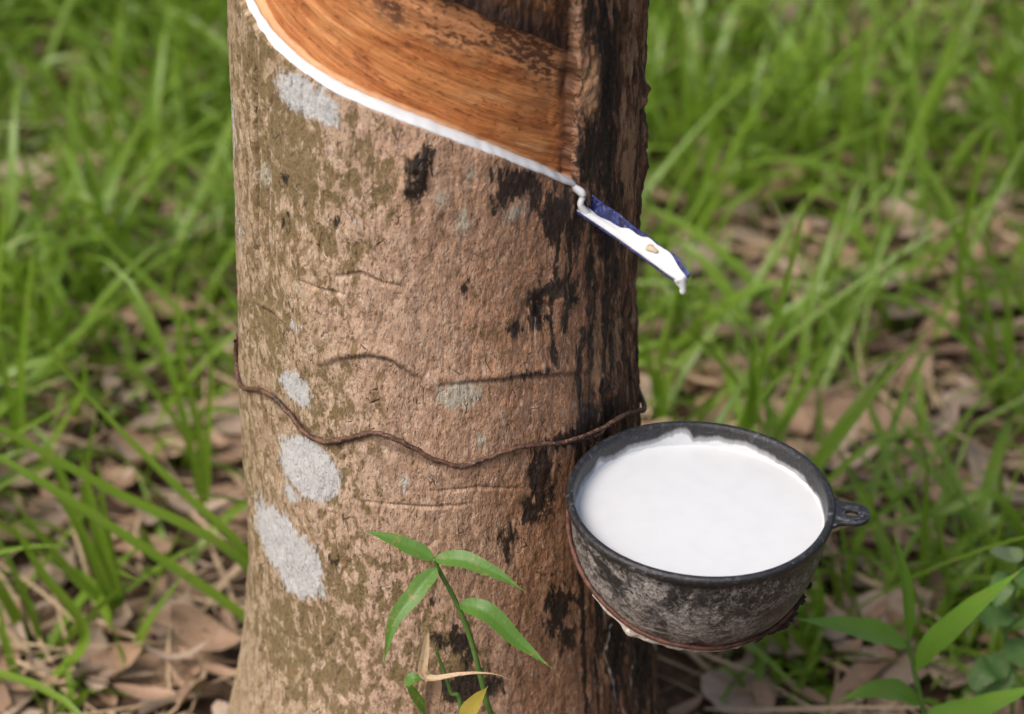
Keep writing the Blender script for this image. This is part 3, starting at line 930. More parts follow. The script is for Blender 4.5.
def cup_crust():
    """lumps of dried latex and dirt stuck under the cup"""
    mb = MB()
    rng = np.random.default_rng(4)
    lumps = [(66, .0575, .0044), (61, .0605, .0052), (73, .0515, .0034), (47, .0655, .004), (78, .045, .0024), (62, .058, .0032), (64, .060, .0042), (58, .0635, .0046), (70, .055, .0030), (68, .0525, .0026), (50, .067, .003), (74, .050, .0022), (56, .066, .0036), (60, .0665, .004)]
    for deg, h, r_ in lumps:
        ph = R(deg)
        rad = bowl_r(h) + r_ * .3
        c0 = np.array([math.sin(ph) * rad, -math.cos(ph) * rad, -h])
        u = np.linspace(0, math.pi, 9)[:, None]; v = np.linspace(0, 2 * math.pi, 12, endpoint=False)[None]
        q = 1 + .35 * rng.standard_normal((9, 12)) * np.sin(u) * .6
        P_ = c0 + r_ * np.stack([np.sin(u) * np.cos(v) * q, np.sin(u) * np.sin(v) * q, np.cos(u) * np.ones_like(v) * 1.1], -1)
        mb.grid(cup_w(P_), closed_v=True)
    return mb.build('dirt_lump', simple_mat('black_crust', (.008, .006, .006), (.05, .035, .028), 300, .7, .002), cup)


def bowl_r(h):
    """outer radius of the bowl h metres under its rim"""
    f = np.clip((DEPTH - h) / (DEPTH - 0.0052), 0, 1) ** (1 / 1.02)
    a = np.arccos(np.clip(1 - f, -1, 1))
    return 0.019 + (0.0672 - 0.019) * np.sin(a) ** 0.92


cup_crust()


def cup_latex():
    mb = MB()
    ph = np.linspace(0, 2 * math.pi, 220, endpoint=False)
    lev = -0.0118
    rows, attrs = [], []
    rl = 0.0640
    # white lip climbing the wall in places where latex splashed
    climb = 0.0006 + 0.0042 * 0 * ph + .0007 * fbm(np.cos(ph) * 9, np.sin(ph) * 9, 5, 3, .6)
    inner = np.interp(-0.012, [-.0745 + .003, -.0095], [.0, 1]) * 0 + 0.0642
    for k in (0.0, .2, .4, .6, .8, .9, .95, .985, 1.0):
        r_ = rl * k
        z = lev + 0.0004 * (k ** 6) + 0 * ph
        rows.append(np.stack([r_ * np.sin(ph), -r_ * np.cos(ph), z + 0 * ph], -1))
    z = lev + .0004 + climb
    rows.append(np.stack([(inner + .00035) * np.sin(ph), -(inner + .00035) * np.cos(ph), z], -1))
    rows.append(np.stack([(inner + .0012) * np.sin(ph), -(inner + .0012) * np.cos(ph), z + .0002], -1))
    P_ = rc + np.array(rows) @ np.array(Matrix.Rotation(R(1.6), 3, 'Y')).T
    mb.grid(P_, closed_v=True)
    return mb.build('cup_latex', LATEX)


tag(cup_latex(), 'pool of white latex filling the black cup', 'latex')


def cup_holder():
    mb = MB()
    n = 260
    # the ring hugs the bowl low at the front and climbs to the trunk on the left
    ph = np.linspace(R(-135), R(150), n)
    deg = np.degrees(ph)
    h = np.interp(deg, [-135, -100, -85, -62, -40, -15, 10, 35, 60, 100, 150], [.012, .016, .022, .037, .048, .055, .058, .0575, .055, .049, .040])
    h = h + .0006 * np.sin(ph * 9)
    rr = bowl_r(h) + np.where(h < .0095, .0035, .0014)
    pts = np.stack([rr * np.sin(ph), -rr * np.cos(ph), -h], -1)
    pw = cup_w(pts)
    ang = math.atan2(pw[0][0] - trunk_c(pw[0][2]), -pw[0][1]) * RM
    end = skin(ang, pw[0][2] + .004, -.001)
    join = catmull([end, pw[0]], 8)[:-1]
    tube(mb, np.concatenate([join, pw]), .0013, 10)
    return mb.build('cup_holder', simple_mat('rust_red_wire', (.035, .014, .010), (.13, .05, .032), 160, .6, .001, .4))


tag(cup_holder(), 'rust red wire ring cradling the underside of the black cup', 'cup holder')


def crust_white():
    """dried white latex hanging along the holder wire"""
    mb = MB()
    n = 90
    ph = np.linspace(R(-62), R(40), n); deg = np.degrees(ph)
    h = np.interp(deg, [-62, -40, -15, 10, 40], [.043, .053, .0600, .0625, .0615])
    rr = bowl_r(h) + .0008
    P_ = np.stack([rr * np.sin(ph), -rr * np.cos(ph), -h], -1)
    rad = .0011 + .0011 * np.clip(pnoise(ph * 9, ph * 0, 8) + .35, 0, 1) + .0022 * np.exp(-((deg + 38) / 5) ** 2) + .001 * np.exp(-((deg + 30) / 3) ** 2)
    tube(mb, cup_w(P_), rad, 10)
    return mb.build('dried_latex', simple_mat('dried_latex_crust', (.25, .2, .17), (.58, .52, .47), 260, .7, .0012), cup)


crust_white()

# ------------------------------------------------------------------ leaves and grass
def leaf_mat(name, base, vein, dry=(.30, .2, .08), trans=.35, rough=.42, var=0):
    t = NT(name)
    uv = t.attr('uv', True)
    o = t.n('SeparateXYZ', Vector=uv)
    u, v, k = o.outputs[0], o.outputs[1], o.outputs[2]          # across -1..1, along 0..1, random
    geo = t.n('NewGeometry').outputs['Position']
    n = t.noise(geo, 60, 4, .6)
    n2 = t.noise(geo, 420, 3, .6)
    au = t.math('ABSOLUTE', u)
    kk = t.lin(k, 0, 1, .72, 1.35)
    col = t.mix(n, lighter(base, .72), lighter(base, 1.3))
    hs = t.n('HueSaturation', Hue=t.lin(t.math('FRACT', t.math('MULTIPLY', k, 7.13)), 0, 1, .478, .512), Saturation=1.0, Value=kk, Color=col)
    col = hs.outputs[0]
    r2 = t.math('FRACT', t.math('MULTIPLY', k, 37.7))
    if var == 1:      # pale sky sheen painted into some blades' colour, some yellow green
        col = t.mix(t.math('MULTIPLY', t.step(r2, .50, .80), .85), col, (.25, .37, .20))
        col = t.mix(t.math('MULTIPLY', t.step(r2, .25, .0), .5), col, (.17, .28, .015))
    if var == 2:      # dead leaves run from dark chocolate to bleached tan
        col = t.mix(t.math('MULTIPLY', t.step(r2, .55, 1), .75), col, (.52, .37, .26))
        col = t.mix(t.math('MULTIPLY', t.step(r2, .35, .0), .7), col, (.13, .065, .04))
        col = t.mix(t.math('MULTIPLY', t.step(n, .45, .65), .55), col, lighter(base, .45))
    rib = t.step(au, .13, .04)
    col = t.mix(t.math('MULTIPLY', rib, .55), col, vein)
    sv = t.math('SINE', t.math('ADD', t.math('MULTIPLY', v, 120.0), t.math('MULTIPLY', au, -22.0)))
    strp = t.math('SINE', t.math('MULTIPLY', u, 38.0))
    col = t.mix(t.math('MULTIPLY', t.step(strp, .2, 1), .12), col, vein)
    col = t.mix(t.math('MULTIPLY', t.step(sv, .55, 1), .10), col, vein)
    spots = t.step(t.math('ADD', n2, t.math('MULTIPLY', n, .4)), .80, .87)
    tipm = t.step(t.math('ADD', v, t.math('MULTIPLY', t.math('SUBTRACT', n2, .5), .25)), 1.0, 1.06)
    col = t.mix(t.math('MULTIPLY', t.math('MAXIMUM', spots, tipm), .7), col, dry)
    h = t.math('ADD', t.math('MULTIPLY', strp, .25), t.math('SUBTRACT', n2, rib))
    nrm = t.bump(h, .0005, .6)
    b = t.pbr(col, rough, nrm, .5)
    tr = t.n('BsdfTranslucent', Color=t.mix(.5, col, (.30, .46, .02)), Normal=nrm).outputs[0]
    mx = t.n('MixShader', Fac=trans, i1=b, i2=tr).outputs[0]
    return t.done(mx)


def leaf_grid(mb, path, width, nrm_hint, fold=.25, nw=5, shape='lance', k=.5, twist=0.0, wave=0.0, cup_=0.0):
    """a leaf or blade swept along path (n x 3): width is the full width in metres"""
    path = np.asarray(path, float); n = len(path)
    T = np.gradient(path, axis=0); T /= np.linalg.norm(T, axis=1)[:, None] + 1e-12
    nh = np.asarray(nrm_hint, float)
    Wd = np.cross(T, nh); Wd /= np.linalg.norm(Wd, axis=1)[:, None] + 1e-9
    Nn = np.cross(Wd, T)
    v = np.linspace(0, 1, n)
    if twist:
        a = twist * v[:, None]
        Wd, Nn = Wd * np.cos(a) + Nn * np.sin(a), Nn * np.cos(a) - Wd * np.sin(a)
    if shape == 'lance': f = np.sin(np.pi * v ** .62) ** .8 * (1 - v ** 6)
    elif shape == 'blade': f = np.minimum(1, .55 + v * 2.2) * (1 - v ** 2.6) ** .9
    elif shape == 'oval': f = np.sqrt(np.clip(1 - (2 * v - 1) ** 2, 0, 1)) * (.9 + .2 * (1 - v))
    else: f = np.sin(np.pi * v ** .8) ** .6
    f = np.maximum(f, .035)
    u = np.linspace(-1, 1, nw)
    wv = 1 + wave * np.sin(v * 17 + k * 9)[:, None] * np.sign(u)[None]
    P_ = path[:, None] + Wd[:, None] * (width * .5 * f[:, None] * u[None] * wv)[..., None] \
        + Nn[:, None] * (width * .5 * f[:, None] * (fold * np.abs(u)[None] + cup_ * u[None] ** 2 + wave * .6 * np.sin(v * 21 + k * 5)[:, None] * np.abs(u)[None]))[..., None]
    uv = np.stack([np.broadcast_to(u, (n, nw)), np.broadcast_to(v[:, None], (n, nw)), np.full((n, nw), k)], -1)
    mb.grid(P_, uv=uv)


LEAF = leaf_mat('fresh_green_leaf', (.042, .165, .010), (.12, .27, .045), trans=.3, rough=.46)
LEAF_B = leaf_mat('grass_blade_green', (.112, .25, .008), (.18, .31, .035), trans=.4, rough=.34, var=1)
LEAF_Y = leaf_mat('yellowing_leaf', (.45, .36, .03), (.5, .42, .1), trans=.3)
STRAW = leaf_mat('dry_straw_blade', (.46, .33, .19), (.55, .42, .26), dry=(.3, .2, .11), trans=.12, rough=.6)
BROWN = leaf_mat('fallen_brown_leaf', (.33, .195, .112), (.42, .28, .18), dry=(.07, .035, .02), trans=.06, rough=.62, var=2)
GREY = leaf_mat('fallen_grey_leaf', (.40, .30, .215), (.48, .37, .28), dry=(.12, .08, .06), trans=.05, rough=.62, var=2)
STEM = simple_mat('green_stem', (.07, .15, .025), (.12, .21, .05), 120, .5, .0005, .4)


def px_path(pts, Y0, Y1, n=24):
    m = len(pts)
    return catmull([at(p[0], p[1], (Y0 + (Y1 - Y0) * i / (m - 1)) if len(p) == 2 else p[2]) for i, p in enumerate(pts)], n)


PXM = 1 / 1900.0


LEAF_P = leaf_mat('bright_grass_leaf', (.10, .29, .014), (.22, .42, .06), trans=.34, rough=.42)


def plant_leaf(parent, pts, Y0, Y1, wpx, hint, mat=None, fold=.28, shape='lance', twist=0.0, wave=.055, label=None, n=26, dpx=1900.0, cup_=0.0, k=None):
    mb = MB()
    leaf_grid(mb, px_path(pts, Y0, Y1, n), wpx / dpx, hint, fold, 9, shape, random.random() if k is None else k, twist, wave, cup_)
    o = mb.build('leaf', mat or LEAF, parent)
    if label: o['label'] = label
    return o


TOCAM = -FWD
HINT = TOCAM * .75 + np.array([-.15, 0, .65])

# --- seedling in front of the trunk
YS = -0.150
root = on_ground(508, 790)
base0 = np.array([at(496, 714, YS)[0] + .012, YS - .02, 0.0])
seed = empty('seedling', tuple(base0))
tag(seed, 'slender seedling with four narrow green leaves before the trunk', 'seedling')
mb = MB()
stem = catmull([base0, at(503, 760, YS), at(488, 706, YS), at(471, 640, YS), at(456, 602, YS), at(441, 574, YS - .002), at(434, 559, YS - .003)], 70)
tube(mb, stem, np.linspace(.0019, .0010, 70), 10)
mb.build('stem', STEM, seed)
plant_leaf(seed, [(434, 559), (412, 548), (388, 538), (362, 530)], YS - .003, YS + .004, 16, HINT, k=.55)
plant_leaf(seed, [(435, 559), (462, 560), (495, 573), (526, 592)], YS - .003, YS - .02, 18, HINT, k=.5)
plant_leaf(seed, [(437, 568), (418, 590), (394, 622), (383, 667)], YS - .003, YS - .03, 19, HINT, twist=.3, k=.35)
plant_leaf(seed, [(459, 604), (486, 612), (520, 643), (553, 669)], YS - .001, YS - .024, 20, HINT, k=.45)

# small dying shoot beside it
base1 = np.array([at(452, 714, YS)[0], YS - .012, 0.0])
shoot = empty('withered_shoot', tuple(base1))
tag(shoot, 'withered shoot with curled straw and yellow leaves at the trunk base', 'plant shoot')
mb = MB()
tube(mb, catmull([base1, at(462, 735, YS - .01), at(450, 690, YS - .01), at(436, 650, YS - .01)], 40), np.linspace(.0016, .0009, 40), 8)
mb.build('stem', STEM, shoot)
plant_leaf(shoot, [(428, 632), (425, 655), (423, 674), (433, 680), (458, 676), (480, 674), (500, 676), (516, 684)], YS - .014, YS - .03, 10, HINT, STRAW, fold=.5, twist=1.2, label='curled pale straw leaf', n=40)
plant_leaf(shoot, [(462, 730), (470, 712), (480, 698), (488, 686)], YS - .014, YS - .02, 20, HINT, LEAF_Y, label='yellow upright leaf')
plant_leaf(shoot, [(436, 668), (434, 690), (430, 712), (432, 730)], YS - .008, YS - .012, 16, HINT, BROWN, fold=.6, twist=.8, label='brown dried hanging leaf')
plant_leaf(shoot, [(446, 735), (418, 700), (412, 682), (432, 672)], YS - .01, YS - .014, 10, HINT, LEAF, fold=.4)
plant_leaf(shoot, [(405, 684), (414, 678), (424, 680)], YS - .02, YS - .02, 12, HINT, LEAF)

# --- bamboo-leaved plant lower right
YP = 0.02
base2 = np.array([at(940, 714, YP)[0], YP - .01, 0.0])
pl = empty('broad_leaf_grass', tuple(base2))
tag(pl, 'bright green plant with broad pointed leaves at lower right', 'plant')
mb = MB()
tube(mb, catmull([base2, at(934, 760, YP), at(922, 705, YP), at(912, 660, YP), at(907, 638, YP)], 50), np.linspace(.0021, .0012, 50), 10)
mb.build('stem', STEM, pl)
HP = TOCAM * .5 + np.array([.1, 0, .8])
plant_leaf(pl, [(908, 642), (907, 600), (900, 560), (892, 528)], YP, YP - .005, 20, TOCAM * .7 + np.array([.5, 0, .2]), LEAF_P, k=.7)
plant_leaf(pl, [(906, 644), (876, 634), (838, 626), (792, 618)], YP, YP - .03, 33, HP, LEAF_P, k=.3)
plant_leaf(pl, [(913, 668), (945, 635), (985, 600), (1026, 566)], YP, YP - .03, 34, HP, LEAF_P, k=.75)
plant_leaf(pl, [(920, 702), (895, 692), (868, 692), (835, 702)], YP, YP - .02, 30, HP, LEAF_P, k=.3)
plant_leaf(pl, [(924, 716), (960, 716), (1000, 702), (1050, 680)], YP, YP - .03, 38, HP, LEAF_P, k=.6)

# --- small round-leaved plant at the right edge
YQ = 0.09
base3 = np.array([at(1016, 700, YQ)[0], YQ, 0.0])
pq = empty('round_leaf_plant', tuple(base3))
tag(pq, 'low dark green plant with small rounded leaves at the right edge', 'plant')
DARKLEAF = leaf_mat('dark_round_leaf', (.06, .17, .03), (.12, .24, .06), trans=.25, rough=.5)
mb = MB()
tube(mb, catmull([base3, at(1012, 690, YQ), at(1005, 640, YQ), at(1015, 585, YQ), at(1022, 550, YQ)], 40), .0014, 8)
mb.build('stem', STEM, pq)
for pts, w in [([(1008, 655), (995, 668), (984, 672), (972, 690)], 32), ([(1008, 640), (1022, 655), (1040, 668)], 36), ([(1010, 610), (1002, 615), (985, 618), (970, 612)], 28),
               ([(1016, 585), (1008, 580), (1000, 590), (996, 606)], 26), ([(1018, 570), (1035, 580), (1060, 580)], 34), ([(1010, 625), (1025, 620), (1044, 625)], 30),
               ([(1008, 660), (1000, 680), (1002, 700)], 30), ([(1005, 668), (985, 700), (975, 716)], 26)]:
    plant_leaf(pq, pts, YQ, YQ - .02, w, HP, DARKLEAF, shape='oval', fold=.15, dpx=1700)
plant_leaf(pq, [(1024, 552), (1012, 556), (1003, 555), (990, 552)], YQ, YQ - .01, 20, HP, leaf_mat('pale_leaf', (.16, .24, .10), (.25, .33, .18)), shape='oval', label='pale upper leaf', dpx=1700)

# ------------------------------------------------------------------ ground
def ground_z(x, y):
    return 0.012 * fbm(np.asarray(x) * 2.1, np.asarray(y) * 2.1, 14, 4) * np.clip(1.6 - 0.02 * np.hypot(x, y), 0.3, 1.6)


def ground_material():
    t = NT('forest_soil')
    c = t.n('NewGeometry').outputs['Position']
    n = t.noise(c, 14, 6, .65); n2 = t.noise(c, 90, 5, .65); n3 = t.noise(c, 2.2, 4, .6)
    col = t.ramp(n2, [(.3, (.025, .015, .01)), (.5, (.08, .047, .03)), (.7, (.18, .115, .078))])
    col = t.mix(t.step(n, .45, .62), col, (.10, .06, .038))
    far = t.n('VectorMath', {'operation': 'LENGTH'}, i0=c).outputs['Value']
    col = t.mix(t.math('MULTIPLY', t.step(far, 2.5, 6), t.step(n3, .38, .55)), col, (.055, .09, .02))
    return t.done(t.pbr(col, .95, t.bump(t.math('ADD', n, n2), .012, .9), .2))


g = np.concatenate([-np.geomspace(300, 2.5, 22), np.linspace(-2.4, 2.4, 130), np.geomspace(2.5, 300, 22)])
GX, GY = np.meshgrid(g, g, indexing='ij')
mb = MB(); mb.grid(np.stack([GX, GY, ground_z(GX, GY)], -1))
tag(mb.build('ground', ground_material()), kind='structure')

TR = np.array([float(trunk_c(0.05)), 0.0])


def in_view_front(x, y):
    """ground between the camera and the trunk, under the line of sight"""
    return (-1.0 < y < 0.16) and abs(x) < 0.40


# --- leaf litter
def dead_leaf(mb, x, y, z, L_, w, az, rng, k, lift=1.0, tilt=None):
    n = 11
    t = np.linspace(-.5, .5, n)
    curl = rng.uniform(-.9, 1.5) * lift
    bend = rng.uniform(-.4, .4)
    dx, dy = math.cos(az), math.sin(az)
    rx = t * L_
    lat = bend * L_ * t * t
    zz = z + .004 + curl * L_ * .42 * (t * t) + (rng.uniform(-.3, .3) if tilt is None else tilt) * rx
    zz = np.maximum(zz, z + .001)
    path = np.stack([x + dx * rx - dy * lat, y + dy * rx + dx * lat, zz], -1)
    hint = np.array([rng.uniform(-.4, .4), rng.uniform(-.4, .4), 1.0])
    leaf_grid(mb, path, w, hint, rng.uniform(.0, .35), 7, 'lance' if rng.random() < .6 else 'oval', k, rng.uniform(-.5, .5), .06, rng.uniform(-.3, .5))


rng = np.random.default_rng(23)
lit = {0: MB(), 1: MB()}
cnt = 0
while cnt < 5200:
    x = rng.uniform(-1.5, 1.5); y = rng.uniform(-.9, 2.6)
    if math.hypot(x - TR[0], y) < .165: continue
    if cnt > 2200 and not (-.75 < x < .75 and .0 < y < 1.6): continue
    z = float(ground_z(x, y)) + rng.uniform(0, .018)
    L_ = rng.uniform(.015, .055) if rng.random() < .9 else rng.uniform(.06, .10)
    dead_leaf(lit[int(rng.random() < .38)], x, y, z, L_, L_ * rng.uniform(.18, .5), rng.uniform(0, 6.28), rng, rng.random(), 2.0)
    cnt += 1
tag(lit[0].build('leaf_litter', BROWN), kind='stuff')
tag(lit[1].build('leaf_litter', GREY), kind='stuff')


# --- grass
def blade(mb, x, y, z, L_, w, az, lean, bend, rng, k, droop=0.0, n=10):
    """grass blade: leaves the soil at angle lean from upright and bends over towards az"""
    t = np.linspace(0, 1, n)
    ang = lean + bend * t ** 1.3 + droop * np.clip(t - .6, 0, 1) ** 1.0 * 2.5
    ds = L_ / (n - 1)
    h = np.concatenate([[0], np.cumsum(np.sin(ang[:-1]) * ds)])
    v = np.concatenate([[0], np.cumsum(np.cos(ang[:-1]) * ds)])
    sidew = rng.uniform(-.15, .15) * L_ * t ** 2
    X = x + math.cos(az) * h - math.sin(az) * sidew
    Y = y + math.sin(az) * h + math.cos(az) * sidew
    Zv = np.maximum(z - .004 + v, z + .002 * t)
    hint = np.array([-math.cos(az), -math.sin(az), .55]) + rng.uniform(-.3, .3, 3)
    leaf_grid(mb, np.stack([X, Y, Zv], -1), w, hint, rng.uniform(.15, .5), 3, 'blade', k, rng.uniform(-1.0, 1.0))


def density(x, y):
    d = .42 + 1.6 * fbm(np.array(x * 2.6), np.array(y * 2.6), 44, 3)
    d += .28 * min(1, max(0, (y - .5) / .4)) - .22 * math.exp(-((y - .34) / .16) ** 2)
    # barer litter round the foot of the tree and right of the cup
    d -= .36 * math.exp(-(((x - .28) / .22) ** 2 + ((y - .42) / .28) ** 2))
    d -= .6 * math.exp(-((x + .2) / .12) ** 2 - ((y - .2) / .1) ** 2)
    return float(np.clip(d, .13, 1))


mg, ms_, mk = MB(), MB(), MB()
rng = np.random.default_rng(77)
cnt = 0
while cnt < 2200:
    x = rng.uniform(-1.5, 1.5); y = rng.uniform(-.9, 2.9)
    if cnt > 450:
        x = rng.uniform(-.75, .75); y = rng.uniform(.1, 1.6)
    if rng.random() > density(x, y): continue
    if math.hypot(x - TR[0], y) < .19: continue
    front = in_view_front(x, y)
    z = float(ground_z(x, y))
    nb = rng.integers(3, 9)
    ka = rng.random()
    big = rng.random() < .30
    low = rng.random() < .35
    for b in range(nb):
        bx, by = x + rng.normal(0, .012), y + rng.normal(0, .012)
        az = rng.uniform(0, 2 * math.pi)
        L_ = rng.uniform(.07, .17) * (1.45 if big else 1.0) * rng.uniform(.7, 1.15)
        if low and not big: L_ *= .6
        if front: L_ = min(L_, .05)
        w = rng.uniform(.0034, .0098) * (1.25 if big else 1)
        lean = rng.uniform(.05, 1.15); bend = rng.uniform(.0, 1.9) * rng.random() ** .5
        k = float(np.clip(ka * .5 + rng.random() * .5, 0, 1))
        dead = rng.random() < .10
        if dead: L_ *= .6; w *= .6; lean += .5
        blade(ms_ if dead else mg, bx, by, z, L_, w, az, lean, bend, rng, k, droop=rng.choice([0, .4, .8, 1.4]))
    cnt += 1
# long thin straight blades
cnt = 0
while cnt < 480:
    x = rng.uniform(-.75, .75); y = rng.uniform(.16, 1.5)
    if math.hypot(x - TR[0], y) < .2: continue
    if rng.random() > density(x, y) + .22: continue
    z = float(ground_z(x, y))
    blade(mg, x, y, z, rng.uniform(.13, .30), rng.uniform(.003, .007), rng.choice([rng.uniform(-.9, .9), rng.uniform(2.2, 4.0), rng.uniform(0, 6.28)]), rng.uniform(.15, 1.1), rng.uniform(-.1, .7), rng, rng.random() ** .6)
    cnt += 1
# straw lying flat
cnt = 0
while cnt < 6500:
    x = rng.uniform(-1.0, 1.0); y = rng.uniform(-.5, 1.8)
    if math.hypot(x - TR[0], y) < .185: continue
    z = float(ground_z(x, y)) + rng.uniform(.004, .02)
    blade(ms_, x, y, z, rng.uniform(.04, .17), rng.uniform(.0014, .0042), rng.uniform(0, 6.28), 1.45 + rng.uniform(-.12, .1), rng.uniform(-.1, .25), rng, rng.random())
    cnt += 1
tag(mg.build('grass', LEAF_B), kind='stuff')
tag(ms_.build('dry_grass', STRAW), kind='stuff')

# --- single blades and tufts that stand out
def px_blade(mb, pts, Y0, Y1, wpx, hint=None, n=26, twist=0.0, fold=.3, k=.6, dpx=1600.0):
    leaf_grid(mb, px_path(pts, Y0, Y1, n), wpx / dpx, HP if hint is None else hint, fold, 5, 'blade', k, twist)


def tuft(name, label, cat, group, base_px, Y, blades, mat=None, rootless=False):
    b = at(base_px[0], base_px[1], Y); b[2] = float(ground_z(b[0], b[1])) - .004
    o = empty(name, tuple(b))
    tag(o, label, cat, group)
    for pts, dY, w, *rest in blades:
        mb = MB()
        kk = rest[0] if rest else .6
        P_ = catmull([b] + [at(p[0], p[1], Y + dY * (i + 1) / len(pts)) for i, p in enumerate(pts)], 28)
        leaf_grid(mb, P_, w / 2000.0, rest[1] if len(rest) > 1 else HP, .3, 5, 'blade', kk, rest[2] if len(rest) > 2 else .4)
        m = mat or LEAF_B
        mb.build('blade', m, o)
    return o


GT = 'grass tufts standing out round the tree'
# left side
tuft('grass_tuft', 'tuft of long arching blades crossing low behind the trunk at left', 'grass tuft', GT, (310, 690), .16,
     [([(240, 560), (110, 490), (0, 428), (-40, 405)], -.02, 15, .85), ([(235, 610), (100, 520), (0, 458), (-50, 440)], .02, 15, .3),
      ([(250, 560), (180, 490), (120, 430), (45, 350)], .03, 13, .55)])
tuft('grass_tuft', 'upright grass tuft with broad blades over brown litter left of the trunk', 'grass tuft', GT, (125, 640), .205,
     [([(112, 590), (95, 520), (80, 455)], .01, 24, .35), ([(110, 600), (80, 530), (40, 470)], .0, 18, .3), ([(105, 605), (60, 560), (5, 490)], -.02, 16, .5),
      ([(118, 590), (105, 520), (98, 460)], .02, 14, .4)])
tuft('young_grass', 'single bright young grass blade sprouting from brown litter left of the trunk', 'grass blade', GT, (133, 672), .175,
     [([(136, 655), (150, 622), (187, 571)], -.01, 22, .95)])
tuft('grass_tuft', 'low grass tuft at the bottom left corner', 'grass tuft', GT, (30, 735), .14,
     [([(40, 710), (60, 672), (80, 645)], -.01, 15, .7), ([(20, 690), (5, 640), (0, 600)], .0, 15, .8), ([(60, 695), (100, 690), (132, 697)], -.01, 11, .5), ([(85, 640), (40, 570), (10, 520)], .0, 16, .7)])
tuft('grass_tuft', 'tall pale green upright grass at the left edge', 'grass tuft', GT, (18, 470), .38,
     [([(20, 400), (26, 320), (33, 245)], .0, 15, .9), ([(12, 410), (0, 350), (-10, 290)], .0, 12, .7), ([(60, 430), (85, 380), (60, 330)], .0, 12, .6)])
tuft('grass_tuft', 'fine upright grass stems close to the left side of the trunk', 'grass tuft', GT, (205, 500), .33,
     [([(208, 440), (212, 380), (206, 322)], .0, 9, .55), ([(200, 440), (180, 350), (178, 280)], .0, 12, .9), ([(190, 450), (160, 400), (120, 360)], .0, 10, .7)])
# right side
tuft('grass_tuft', 'tall straight bright blades rising just behind the cup', 'grass tuft', GT, (712, 470), .30,
     [([(755, 390), (782, 300), (815, 168)], .03, 15, .95), ([(800, 400), (850, 320), (932, 214)], .03, 13, .5), ([(752, 420), (765, 395), (800, 363), (840, 347)], -.02, 12, .25),
      ([(750, 420), (752, 370), (760, 330)], .0, 14, .9)])
tuft('grass_tuft', 'pair of slanting light green blades right of the cup', 'grass tuft', GT, (745, 500), .27,
     [([(832, 448), (885, 380), (937, 320)], .0, 18, .9), ([(825, 445), (870, 385), (900, 350)], .03, 10, .6), ([(830, 480), (885, 438), (955, 420)], -.01, 13, .1)])
tuft('grass_tuft', 'large grass tuft with drooping bright blades at the right edge', 'grass tuft', GT, (1000, 420), .47,
     [([(965, 330), (962, 250), (985, 150), (1005, 120)], .0, 13, .8), ([(990, 330), (970, 260), (915, 175), (890, 160)], .03, 13, .35), ([(1010, 350), (1000, 280), (960, 200)], .03, 12, .6),
      ([(1030, 350), (1020, 300), (975, 232)], .0, 14, .4), ([(985, 340), (940, 300), (870, 270)], .0, 12, .5)])
tuft('grass_tuft', 'broad dark blades lying sideways behind the cup ear', 'grass tuft', GT, (1060, 500), .24,
     [([(1000, 500), (940, 512), (860, 530)], -.02, 18, .55), ([(1010, 520), (940, 560), (880, 585)], .0, 18, .2), ([(1000, 560), (930, 580), (840, 600)], .0, 18, .15)])
tuft('grass_tuft', 'pale upright blades beside the right side of the trunk', 'grass tuft', GT, (662, 420), .44,
     [([(656, 390), (648, 360), (644, 330)], .0, 17, .95), ([(668, 380), (700, 345), (735, 330)], .0, 11, .4), ([(660, 360), (665, 330), (690, 250)], .0, 10, .6)])
tuft('grass_tuft', 'tall grass clump at the top right behind the spout', 'grass tuft', GT, (700, 270), .72,
     [([(690, 190), (685, 100), (680, 20), (678, -30)], .0, 16, .7), ([(715, 190), (750, 120), (790, 60)], .0, 14, .9), ([(700, 200), (720, 130), (690, 60)], .0, 13, .5), ([(730, 210), (760, 180), (725, 110)], .0, 11, .3),
      ([(705, 190), (712, 120), (735, 20)], .02, 13, .8)])
tuft('grass_tuft', 'grass clump with arching blades near the top right corner', 'grass tuft', GT, (890, 240), .78,
     [([(860, 170), (850, 90), (870, 10)], .0, 15, .8), ([(905, 160), (940, 80), (990, 30)], .0, 16, .9), ([(930, 190), (980, 130), (1024, 110)], .0, 12, .3), ([(880, 170), (890, 110), (930, 60)], .0, 13, .6)])
tuft('grass_tuft', 'dense grass clump at the top left corner', 'grass tuft', GT, (110, 200), .85,
     [([(112, 130), (115, 60), (120, -10)], .0, 18, .7), ([(90, 140), (50, 80), (0, 50)], .0, 14, .6), ([(130, 140), (165, 90), (215, 60)], .0, 14, .8), ([(100, 150), (60, 110), (20, 20)], .0, 15, .5),
      ([(150, 160), (175, 150), (190, 190)], .0, 12, .3)])
tuft('grass_tuft', 'short leafy blades beneath the cup', 'grass tuft', GT, (800, 660), .17,
     [([(780, 640), (760, 620), (740, 600)], .0, 18, .4), ([(820, 650), (800, 640), (776, 612)], .0, 20, .35), ([(790, 660), (820, 690), (850, 712)], -.03, 22, .3), ([(812, 640), (820, 600), (815, 560)], .0, 16, .3)])

# --- fallen leaves that stand out
def fallen(px, py, Lpx, wpx, deg, mat, label, k=.6, lift=.5, seed_=0):
    p = on_ground(px, py, .012)
    rr = np.random.default_rng(seed_ + int(px))
    mb = MB()
    d = np.linalg.norm(p - CAM)
    dead_leaf(mb, p[0], p[1], .010, Lpx / FPX * d, wpx / FPX * d, R(deg), rr, k, lift, tilt=.05)
    o = mb.build('fallen_leaf', mat)
    return tag(o, label, 'fallen leaf', 'large fallen leaves on the ground')


